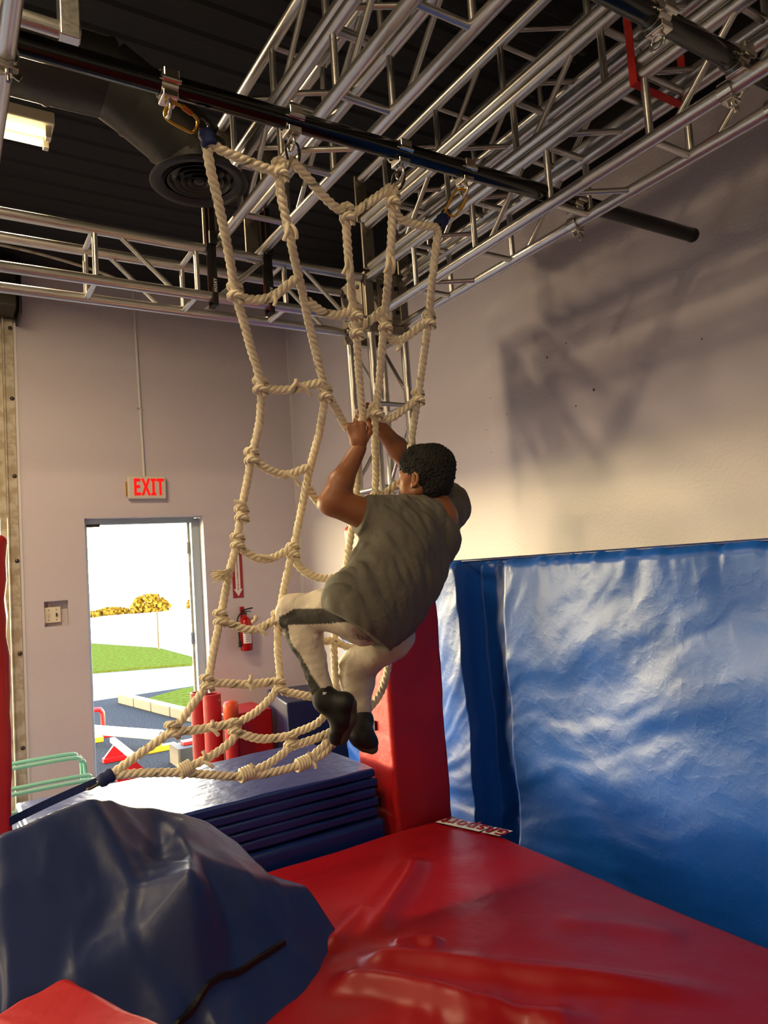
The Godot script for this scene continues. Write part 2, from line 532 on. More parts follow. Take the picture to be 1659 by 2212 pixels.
func shell() -> void:
	var mb := MB.new()
	wall_piece(mb, -9.6, 3.4, -0.2, 0.0, -6.82, 3.2)
	structure(mb, "floor", M["concrete"], "grey concrete floor of the gym")
	# back wall around the exit door, two roller doors and the switch recess
	mb = MB.new()
	var a := BACK; var b := BACK - 0.22
	wall_piece(mb, 2.145, 3.4, 0, CEIL, a, b)
	wall_piece(mb, 1.102, 2.145, 2.39, CEIL, a, b)
	wall_piece(mb, 0.949, 1.102, 0, CEIL, a, b)
	wall_piece(mb, 0.764, 0.949, 1.70, CEIL, a, b)
	wall_piece(mb, 0.764, 0.949, 0, 1.49, a, b)
	wall_piece(mb, 0.764, 0.949, 1.49, 1.70, a - 0.07, b)
	wall_piece(mb, 0.52, 0.764, 0, CEIL, a, b)
	wall_piece(mb, -1.9, 0.52, 4.1, CEIL, a, b)
	wall_piece(mb, -2.5, -1.9, 0, CEIL, a, b)
	wall_piece(mb, -9.0, -2.5, 2.43, CEIL, a, b)
	wall_piece(mb, -9.6, -9.0, 0, CEIL, a, b)
	structure(mb, "wall_back", M["painted stucco"], "pale stucco back wall with the open exit door")
	mb = MB.new()
	wall_piece(mb, RIGHT_WALL, RIGHT_WALL + 0.24, 0, CEIL, -6.82, 3.2)
	var wr := structure(mb, "wall_right", M["painted stucco"], "pale stucco wall above the blue crash pad")
	for q in [[2.70, -2.70, 0.008], [2.98, -3.03, 0.006], [2.64, -2.84, 0.005], [3.02, -2.87, 0.004], [2.72, -3.42, 0.004], [2.86, -3.57, 0.003], [2.66, -3.63, 0.003], [2.78, -2.02, 0.004], [2.50, -3.60, 0.003]]:
		var dent := MB.new()
		dent.lathe([Vector2(q[2], 0.0), Vector2(q[2] * 0.8, 0.002), Vector2(0, 0.001)], Vector3.ZERO, Basis(Vector3.BACK, PI / 2), 8, false)
		var dn := made(dent, "nail_hole", M["dark steel"], wr)
		dn.position = Vector3(RIGHT_WALL, q[0], q[1])
	mb = MB.new()
	var edge := [Vector2(-6.6, 4.5), Vector2(-5.5, 4.1), Vector2(-4.6, 3.92), Vector2(-2.0, 3.88), Vector2(3.0, 3.86)]
	for k in 4:
		var e0: Vector2 = edge[k]; var e1: Vector2 = edge[k + 1]
		var wx := RIGHT_WALL - 0.012
		mb.flat_quad(Vector3(wx, e0.y, e0.x), Vector3(wx, e1.y, e1.x), Vector3(wx, CEIL, e1.x), Vector3(wx, CEIL, e0.x))
		mb.flat_quad(Vector3(RIGHT_WALL, e0.y, e0.x), Vector3(RIGHT_WALL, e1.y, e1.x), Vector3(wx, e1.y, e1.x), Vector3(wx, e0.y, e0.x))
	structure(mb, "trim_4", M["black deck"], "black painted band at the top of the right wall")
	mb = MB.new()
	wall_piece(mb, -9.6, -9.4, 0, CEIL, -6.6, 3.2)
	structure(mb, "wall_left", M["dark paint"])
	mb = MB.new()
	wall_piece(mb, -9.4, RIGHT_WALL, 0, CEIL, 3.0, 3.2)
	structure(mb, "wall_front", M["dark paint"])
	# ribbed black deck: ribs run across the room
	mb = MB.new()
	var pts := PackedVector3Array()
	var prof := []
	var z := -6.8
	while z < 3.2:
		prof.append(Vector2(z, 0.0)); prof.append(Vector2(z + 0.055, 0.0)); prof.append(Vector2(z + 0.075, 0.014)); prof.append(Vector2(z + 0.18, 0.014))
		z += 0.2
	for k in prof.size() - 1:
		var p: Vector2 = prof[k]; var q: Vector2 = prof[k + 1]
		mb.flat_quad(Vector3(3.4, CEIL + p.y, p.x), Vector3(-9.6, CEIL + p.y, p.x), Vector3(-9.6, CEIL + q.y, q.x), Vector3(3.4, CEIL + q.y, q.x))
	wall_piece(mb, -9.6, 3.4, CEIL + 0.05, CEIL + 0.25, -6.82, 3.2)
	structure(mb, "ceiling", M["black deck"], "black painted ribbed metal roof deck")
	# exit door frame
	var d := Node3D.new()
	d.name = "door_1"; add_child(d)
	tag(d, "pale steel frame of the open exit doorway", "", "", "structure")
	bar(d, "jamb", Vector3(2.105, 1.19, BACK - 0.17), Vector3(0.08, 2.38, 0.10), M["door frame paint"])
	bar(d, "jamb", Vector3(1.122, 1.19, BACK - 0.17), Vector3(0.04, 2.38, 0.10), M["door frame paint"])
	bar(d, "head", Vector3(1.60, 2.365, BACK - 0.17), Vector3(1.0, 0.05, 0.10), M["door frame paint"])
	bar(d, "stop", Vector3(2.055, 1.17, BACK - 0.20), Vector3(0.02, 2.34, 0.03), M["galvanised rail"])
	for y in [0.35, 1.25, 2.1]:
		bar(d, "hinge", Vector3(2.04, y, BACK - 0.20), Vector3(0.014, 0.11, 0.05), M["polished steel"], 0.003)
	bar(d, "closer_bracket", Vector3(1.19, 2.335, BACK - 0.14), Vector3(0.12, 0.03, 0.04), M["dark steel"])
	# roller door, drawn half way up
	var rd := Node3D.new()
	rd.name = "door_2"; add_child(rd)
	tag(rd, "tan slatted roller door drawn part way up", "", "", "structure")
	var sl := MB.new()
	for k in 6:
		var t0 := PI * k / 6.0; var t1 := PI * (k + 1) / 6.0
		var y0 := -0.038 + 0.076 * k / 6.0; var y1 := -0.038 + 0.076 * (k + 1) / 6.0
		sl.flat_quad(Vector3(-1.2, y0, sin(t0) * 0.014), Vector3(1.2, y0, sin(t0) * 0.014), Vector3(1.2, y1, sin(t1) * 0.014), Vector3(-1.2, y1, sin(t1) * 0.014))
	sl.box(Vector3(0, 0, -0.008), Vector3(2.4, 0.07, 0.008))
	var slm := sl.mesh()
	for k in 22:
		var o := put(slm, "slat", M["roller slat"], rd)
		o.position = Vector3(-0.69, 2.50 + k * 0.076, BACK - 0.06)
	bar(rd, "bottom_bar", Vector3(-0.69, 2.445, BACK - 0.06), Vector3(2.4, 0.06, 0.05), M["grey steel"])
	bar(rd, "hood", Vector3(-0.69, 4.28, BACK + 0.16), Vector3(2.6, 0.40, 0.34), M["dark steel"], 0.02)
	bar(rd, "hood_end_plate", Vector3(0.625, 4.26, BACK + 0.17), Vector3(0.02, 0.46, 0.36), M["black plastic"])
	bar(rd, "drive_bracket", Vector3(0.56, 4.14, BACK + 0.06), Vector3(0.10, 0.10, 0.08), M["galvanised rail"], 0.01)
	var tr := Node3D.new()
	tr.name = "trim_1"; add_child(tr)
	tag(tr, "bolted steel guide rail of the roller door", "", "", "structure")
	bar(tr, "rail", Vector3(0.55, 2.04, BACK + 0.012), Vector3(0.085, 4.08, 0.03), M["galvanised rail"], 0.003)
	bar(tr, "rail_lip", Vector3(0.515, 2.04, BACK + 0.03), Vector3(0.012, 4.08, 0.06), M["galvanised rail"], 0.003)
	bar(tr, "edge_bead", Vector3(0.606, 2.04, BACK + 0.004), Vector3(0.024, 4.08, 0.012), M["painted reveal"], 0.003)
	for y in [0.55, 1.30, 2.05, 2.75, 3.40, 4.0]:
		var bo := MB.new()
		bo.lathe([Vector2(0.017, 0), Vector2(0.017, 0.006), Vector2(0.011, 0.012), Vector2(0, 0.013)], Vector3.ZERO, Basis(Vector3.RIGHT, PI / 2), 12)
		var bn := made(bo, "bolt", M["dark steel"], tr)
		bn.position = Vector3(0.572, y, BACK + 0.027)
	# slot edge on the far side of the doorway to the yard
	var tj := MB.new()
	wall_piece(tj, 0.46, 0.52, 0, 4.1, BACK - 0.02, BACK - 0.22)
	structure(tj, "trim_2", M["galvanised rail"], "steel jamb of the roller door opening")

# ---------------------------------------------------------------- the yard
func patch(called: String, label: String, m: Material, poly: Array, y: float, h := 0.05) -> void:
	var mb := MB.new()
	var p2 := PackedVector2Array()
	for p in poly: p2.append(p)
	var ids := Geometry2D.triangulate_polygon(p2)
	for k in range(0, ids.size(), 3):
		var q := [p2[ids[k]], p2[ids[k + 1]], p2[ids[k + 2]]]
		if (q[1] - q[0]).cross(q[2] - q[0]) > 0: q = [q[0], q[2], q[1]]
		var r := []
		for e in q: r.append(mb.vert(Vector3(e.x, y, e.y), Vector3.UP))
		mb.tri(r[0], r[1], r[2])
	for k in p2.size():
		var e: Vector2 = p2[k]; var g: Vector2 = p2[(k + 1) % p2.size()]
		mb.flat_quad(Vector3(e.x, y - h, e.y), Vector3(g.x, y - h, g.y), Vector3(g.x, y, g.y), Vector3(e.x, y, e.y))
	structure(mb, called, m, label)

func outdoors() -> void:
	patch("pavement", "dark asphalt yard outside the open door", M["asphalt"], [Vector2(-30, -6.82), Vector2(12, -6.82), Vector2(12, -12.4), Vector2(3.6, -12.4), Vector2(1.4, -12.4), Vector2(-30, -12.4)], -0.02)
	patch("road", "pale driveway between the two lawns", M["pale road"], [Vector2(-60, -12.4), Vector2(60, -12.4), Vector2(60, -26), Vector2(-60, -26)], -0.03)
	patch("far_yard", "sun-bleached ground beyond the lawn", M["far concrete"], [Vector2(-160, -26), Vector2(160, -26), Vector2(160, -150), Vector2(-160, -150)], -0.04)
	patch("lawn", "sunlit lawn across the driveway", M["lawn"], [Vector2(-10, -17.5), Vector2(2.7, -16.4), Vector2(4.6, -15.4), Vector2(5.0, -16.4), Vector2(5.1, -20), Vector2(4.1, -24.5), Vector2(-10, -25.5)], 0.02)
	patch("grass_strip", "small grass patch behind the stone kerb", M["lawn"], [Vector2(2.55, -11.4), Vector2(2.95, -9.6), Vector2(4.8, -9.6), Vector2(5.4, -12.0), Vector2(3.4, -12.0)], 0.03)
	for k in 4:
		var s := MB.new()
		var p0 := Vector3(2.42, 0.0, -11.8).lerp(Vector3(2.80, 0.0, -9.3), k / 4.0)
		var p1 := Vector3(2.42, 0.0, -11.8).lerp(Vector3(2.80, 0.0, -9.3), (k + 0.97) / 4.0)
		var bs := facing(p1 - p0)
		s.rbox(Vector3.ZERO, Vector3(0.14, p0.distance_to(p1), 0.14), 0.02, bs)
		var o := made(s, "kerb_stone", M["kerb stone"])
		o.position = (p0 + p1) / 2 + Vector3(0, 0.05, 0)
		tag(o, ["tan kerb stone at the far end beside the grass patch", "second tan kerb stone from the driveway end", "third tan kerb stone, beside the middle of grass patch", "tan kerb stone at the end nearest the doorway"][k], "kerb", "kerb stones by the grass patch")
	var rng := RandomNumberGenerator.new()
	rng.seed = 7
	for h in [[7.0, -46.0, 2.6, 0.55, "low golden hedge at the left edge of the doorway view"], [9.2, -47.0, 2.4, 0.45, "short golden hedge left of the round bush"], [11.3, -46.0, 2.6, 1.15, "rounded golden bush in the middle of the doorway view"], [14.6, -46.0, 2.0, 0.95, "smaller golden bush right of the rounded one"], [17.2, -45.0, 0.9, 1.7, "slim golden sapling furthest right beyond the yard"]]:
		var t := thing("autumn_bush", h[4], "bush", Vector3(h[0], -0.04, h[1]), "golden bushes beyond the yard")
		var mb := MB.new()
		for k in 1500:
			var d := Vector3(rng.randf_range(-1, 1), rng.randf_range(0.0, 1), rng.randf_range(-1, 1))
			if d.length() > 1.0: continue
			var c := Vector3(d.x * h[2] * 0.5, d.y * h[3], d.z * 0.7)
			var u := Vector3(rng.randf_range(-1, 1), rng.randf_range(-1, 1), rng.randf_range(-1, 1)).normalized() * 0.12
			var w := u.cross(Vector3(rng.randf_range(-1, 1), rng.randf_range(-1, 1), 0.3)).normalized() * 0.085
			mb.flat_quad(c - u - w, c + u - w, c + u + w, c - u + w)
		var fo := made(mb, "foliage", M["autumn leaves"], t)
		fo.set_meta("kind", "stuff")
		rod(t, "stem", Vector3(0, 0, 0), Vector3(0, h[3] * 0.6, 0), 0.04, M["dark steel"], 6)
	var po := thing("marker_post", "thin grey post standing at the edge of the lawn", "post", Vector3(5.0, 0.0, -19.6))
	rod(po, "pole", Vector3.ZERO, Vector3(0, 0.98, 0), 0.03, M["dark steel"], 8)
	bar(po, "cap", Vector3(0, 0.99, 0), Vector3(0.08, 0.03, 0.08), M["dark steel"])
	# gymnastic bits left on the asphalt
	var y0 := -0.02
	var r := thing("red_hurdle_stand", "red tubular bar stand on a flat red foot outside", "stand", Vector3(1.72, y0, -9.55))
	bar(r, "foot", Vector3(0, 0.02, 0), Vector3(0.28, 0.04, 0.5), M["trestle red"], 0.008)
	var hb := MB.new()
	hb.tube(smooth_path([Vector3(0, 0.04, 0.0), Vector3(0, 0.24, 0), Vector3(-0.02, 0.29, 0), Vector3(-0.08, 0.31, 0), Vector3(-0.5, 0.31, 0), Vector3(-0.56, 0.28, 0), Vector3(-0.58, 0.04, 0)], 0.02), 0.028, 8)
	made(hb, "hoop", M["trestle red"], r)
	var pw := thing("white_pipe_beam", "long white pipe beam on low yellow feet outside the door", "beam", Vector3(2.02, y0, -8.0))
	var e0 := Vector3(0.02, 0.17, -0.05); var e1 := Vector3(-0.62, 0.17, -1.25)
	var pb := MB.new()
	var ax := (e1 - e0).normalized()
	pb.tube(PackedVector3Array([e0, e1]), 0.055, 16, false)
	pb.lathe([Vector2(0.055, 0.0), Vector2(0.042, 0.0)], e0, facing(-ax), 16, false)
	var inner := PackedVector3Array([e1, e0])
	pb.tube(inner, 0.042, 16, false)
	made(pb, "pipe", M["trestle white"], pw)
	bar(pw, "foot", Vector3(0.0, 0.03, -0.08), Vector3(0.36, 0.06, 0.10), M["trestle yellow"], 0.008)
	bar(pw, "foot", Vector3(-0.56, 0.03, -1.15), Vector3(0.36, 0.06, 0.10), M["trestle yellow"], 0.008)
	bar(pw, "saddle", Vector3(0.0, 0.09, -0.08), Vector3(0.05, 0.07, 0.05), M["trestle yellow"], 0.006)
	bar(pw, "saddle", Vector3(-0.56, 0.09, -1.15), Vector3(0.05, 0.07, 0.05), M["trestle yellow"], 0.006)
	var w2 := thing("white_plank_beam", "narrow white plank beam on red triangular end frames", "beam", Vector3(1.55, y0, -7.6))
	for s in [[Vector3(0.02, 0, -0.42), 1.0], [Vector3(-0.02, 0, 0.42), 1.0]]:
		var mb2 := MB.new()
		var c0: Vector3 = s[0]
		for sg in [-1.0, 1.0]:
			var zz: float = 0.02 * sg
			var A := c0 + Vector3(-0.13, 0.05, zz); var B := c0 + Vector3(0.13, 0.05, zz); var C := c0 + Vector3(0, 0.2, zz)
			var nn := Vector3(0, 0, sg)
			var q := [mb2.vert(A, nn), mb2.vert(B, nn), mb2.vert(C, nn)]
			if sg > 0: mb2.tri(q[0], q[1], q[2])
			else: mb2.tri(q[0], q[2], q[1])
		mb2.flat_quad(c0 + Vector3(-0.13, 0.05, -0.02), c0 + Vector3(-0.13, 0.05, 0.02), c0 + Vector3(0, 0.2, 0.02), c0 + Vector3(0, 0.2, -0.02))
		mb2.flat_quad(c0 + Vector3(0.13, 0.05, 0.02), c0 + Vector3(0.13, 0.05, -0.02), c0 + Vector3(0, 0.2, -0.02), c0 + Vector3(0, 0.2, 0.02))
		made(mb2, "end_frame", M["trestle red"], w2)
		bar(w2, "foot", c0 + Vector3(0, 0.025, 0), Vector3(0.28, 0.05, 0.09), M["trestle red"], 0.006)
	bar(w2, "plank", Vector3(0, 0.2, 0), Vector3(0.05, 0.05, 1.05), M["trestle white"], 0.006)
	var gb := thing("grey_block", "dark grey block with a red bar on top by the door", "block", Vector3(2.16, y0, -7.35))
	bar(gb, "body", Vector3(0, 0.09, 0), Vector3(0.36, 0.18, 0.30), M["grey block paint"], 0.01)
	bar(gb, "rim", Vector3(-0.175, 0.09, 0), Vector3(0.02, 0.19, 0.31), M["kerb stone"], 0.004)
	bar(gb, "top_bar", Vector3(0.03, 0.20, 0.0), Vector3(0.26, 0.035, 0.12), M["trestle red"], 0.006)

# ---------------------------------------------------------------- trusses
# axis 2 runs along z, axis 0 along x; p0, p1 are the two sides, y0, y1 the two heights
func truss(called: String, label: String, axis: int, from: float, to: float, p0: float, p1: float, y0: float, y1: float, post0: float, zigzag: bool, group := "") -> Node3D:
	var mid := (from + to) / 2
	var at := Vector3((p0 + p1) / 2, y0, mid) if axis == 2 else Vector3(mid, y0, (p0 + p1) / 2)
	var t := thing(called, label, "truss", at, group)
	var hs := (p1 - p0) / 2; var hh := y1 - y0
	var al: Material = M["aluminium"]
	var P := func(s: float, side: float, up: float) -> Vector3:
		return Vector3(side * hs, up * hh, s - mid) if axis == 2 else Vector3(s - mid, up * hh, side * hs)
	for side in [-1.0, 1.0]:
		for up in [0.0, 1.0]: rod(t, "chord", P.call(from, side, up), P.call(to, side, up), 0.0245, al, 20)
	var s := post0
	var k := 0
	while s - 0.472 > minf(from, to) + 0.06: s -= 0.472; k -= 1
	while s < maxf(from, to) - 0.05:
		for side in [-1.0, 1.0]: rod(t, "post", P.call(s, side, 0), P.call(s, side, 1), 0.0135, al)
		for up in [0.0, 1.0]: rod(t, "cross_bar", P.call(s, -1, up), P.call(s, 1, up), 0.0135, al)
		var odd := posmod(k, 2) == 1
		if s + 0.4 < maxf(from, to):
			if zigzag:
				for side in [-1.0, 1.0]: rod(t, "brace", P.call(s + 0.10, side, 1.0 if not odd else 0.0), P.call(s + 0.36, side, 0.0 if not odd else 1.0), 0.0115, al)
			elif not odd:
				for side in [-1.0, 1.0]: rod(t, "brace", P.call(s + 0.09, side, 0), P.call(s + 0.35, side, 1), 0.0115, al)
			else:
				for up in [0.0, 1.0]: rod(t, "brace", P.call(s + 0.09, -1, up), P.call(s + 0.22, 1, up), 0.0115, al)
		s += 0.472; k += 1
	return t

func trusses() -> void:
	var b := EYE + 1.389; var h := 0.24; var up := 0.29
	var al: Material = M["aluminium"]
	truss("cross_truss", "silver box truss spanning below the black duct to the corner column", 0, 0.21, 2.06, -3.59, -3.35, b, b + h, 0.648, true)
	# the stack by the right wall
	truss("wall_truss", "lowest of three stacked silver trusses nearest the wall", 2, -3.33, 2.4, 2.105, 2.33, b, b + h, -2.41, false, "trusses stacked along the right wall")
	var r2 := truss("wall_truss", "middle one of three stacked silver trusses along wall", 2, -3.30, 2.4, 2.105, 2.33, b + up, b + up + h, -2.10, false, "trusses stacked along the right wall")
	var r3 := truss("wall_truss", "topmost of three stacked silver trusses along the wall", 2, -3.34, 2.4, 2.105, 2.33, b + 2 * up, b + 2 * up + h, -2.62, false, "trusses stacked along the right wall")
	var l1 := truss("spare_truss", "lower of two strapped trusses lying on the cross truss", 2, -3.47, 2.4, 1.24, 1.48, b + up, b + up + h, -2.09, false, "trusses strapped on the cross truss")
	var l2 := truss("spare_truss", "upper of two strapped trusses lying on cross truss", 2, -3.22, 2.4, 1.24, 1.48, b + 2 * up, b + 2 * up + h, -2.60, false, "trusses strapped on the cross truss")
	truss("side_truss", "silver truss at the top left edge carrying black pole", 2, -3.31, 2.4, -0.06, 0.18, b, b + h, -1.2, false)
	for q in [[r2, -3.30], [r3, -3.34], [l1, -3.47], [l2, -3.22]]:
		var t: Node3D = q[0]
		for sx in [-1.0, 1.0]:
			var e: float = float(q[1]) - t.position.z - 0.012
			bar(t, "end_plate", Vector3(sx * 0.115, 0.12, e), Vector3(0.075, 0.27, 0.016), M["weathered aluminium"], 0.004)
			for yy in [0.05, 0.19]:
				var bo := MB.new()
				bo.lathe([Vector2(0, -0.012), Vector2(0.012, -0.012), Vector2(0.012, 0.0)], Vector3.ZERO, Basis(Vector3.RIGHT, PI / 2), 10, false)
				var bn := made(bo, "plate_bolt", M["black plastic"], t)
				bn.position = Vector3(sx * 0.115, yy, e + 0.012)
	column("upright silver truss column in the corner above the red padding", "weathered metal corner block joining two trusses to the column", Vector3(2.2175, 0, -3.47), b)
	column("silver truss column at the left edge inside red padding", "metal corner block on top of the left column", Vector3(0.06, 0, -3.47), b)
	# stub frame seen at the top left
	var st := thing("stub_frame", "short silver tube with a square bar at top left", "frame", Vector3(0.18, b + h + 0.05, -2.20))
	rod(st, "tube", Vector3(-0.35, 0.0, 0), Vector3(0.227, 0.0, 0), 0.0245, al, 20)
	bar(st, "square_bar", Vector3(0.196, 0.235, 0.0), Vector3(0.058, 0.53, 0.058), al, 0.005)

# corner column and the node box on top of it
func column(label: String, node_label: String, at: Vector3, b: float) -> void:
	var al: Material = M["aluminium"]
	var c := thing("corner_column", label, "column", at)
	var hx := 0.1125; var hz := 0.12
	for sx in [-1.0, 1.0]:
		for sz in [-1.0, 1.0]: rod(c, "leg", Vector3(sx * hx, 0, sz * hz), Vector3(sx * hx, b - 0.03, sz * hz), 0.0245, al, 18)
	for k in 6:
		var y := 0.35 + k * 0.472
		for sx in [-1.0, 1.0]: rod(c, "rung", Vector3(sx * hx, y, -hz), Vector3(sx * hx, y, hz), 0.0135, al)
		for sz in [-1.0, 1.0]: rod(c, "rung", Vector3(-hx, y, sz * hz), Vector3(hx, y, sz * hz), 0.0135, al)
		var s := 1.0 if k % 2 == 0 else -1.0
		rod(c, "brace", Vector3(-s * hx, y + 0.06, -hz), Vector3(s * hx, y + 0.40, -hz), 0.0115, al)
		rod(c, "brace", Vector3(hx, y + 0.06, -s * hz), Vector3(hx, y + 0.40, s * hz), 0.0115, al)
	bar(c, "top_frame", Vector3(-hx, b - 0.05, 0), Vector3(0.05, 0.055, 0.30), M["weathered aluminium"])
	bar(c, "top_frame", Vector3(hx, b - 0.05, 0), Vector3(0.05, 0.055, 0.30), M["weathered aluminium"])
	bar(c, "top_frame", Vector3(0, b - 0.05, -hz), Vector3(0.19, 0.055, 0.05), M["weathered aluminium"])
	bar(c, "top_frame", Vector3(0, b - 0.05, hz), Vector3(0.19, 0.055, 0.05), M["weathered aluminium"])
	var n := thing("corner_node", node_label, "bracket", at + Vector3(0, b - 0.02, 0))
	for sx in [-1.0, 1.0]:
		for sz in [-1.0, 1.0]:
			bar(n, "corner_post", Vector3(sx * 0.115, 0.15, sz * 0.115), Vector3(0.055, 0.29, 0.055), M["weathered aluminium"], 0.006)
	for yy in [0.02, 0.28]:
		for sx in [-1.0, 1.0]: bar(n, "frame_rail", Vector3(sx * 0.115, yy, 0), Vector3(0.05, 0.04, 0.18), M["weathered aluminium"])
		for sz in [-1.0, 1.0]: bar(n, "frame_rail", Vector3(0, yy, sz * 0.115), Vector3(0.18, 0.04, 0.05), M["weathered aluminium"])
	for q in [[Vector3(-0.146, 0.15, -0.075), 1], [Vector3(-0.146, 0.15, 0.075), 1], [Vector3(0.07, 0.15, 0.128), 0], [Vector3(-0.02, 0.15, 0.128), 0]]:
		bar(n, "bolt_plate", q[0], Vector3(0.01, 0.24, 0.07) if q[1] == 1 else Vector3(0.07, 0.24, 0.012), M["weathered aluminium"], 0.003)
		for yy in [-0.07, 0.07]:
			var bo := MB.new()
			bo.lathe([Vector2(0, 0), Vector2(0.013, 0), Vector2(0.013, 0.006), Vector2(0, 0.008)], Vector3.ZERO, Basis(Vector3.BACK, PI / 2) if q[1] == 1 else Basis(Vector3.RIGHT, PI / 2), 10, false)
			var bn := made(bo, "bolt", M["black plastic"], n)
			bn.position = q[0] + Vector3(-0.005 if q[1] == 1 else 0.0, yy, 0.006 if q[1] == 0 else 0.0)

# ---------------------------------------------------------------- soft things
func fold(p: Vector2, line: Array, width: float, height: float) -> float:
	var best := 1e9; var tt := 0.0
	for k in line.size() - 1:
		var a := Vector2(line[k].x, line[k].z); var b := Vector2(line[k + 1].x, line[k + 1].z)
		var t := clampf((p - a).dot(b - a) / maxf((b - a).length_squared(), 1e-9), 0, 1)
		var d := p.distance_to(a.lerp(b, t))
		if d < best: best = d; tt = (k + t) / (line.size() - 1)
	var fade := smoothstep(0.0, 0.18, tt) * (1.0 - smoothstep(0.8, 1.0, tt))
	return height * fade * exp(-pow(best / width, 2.0))

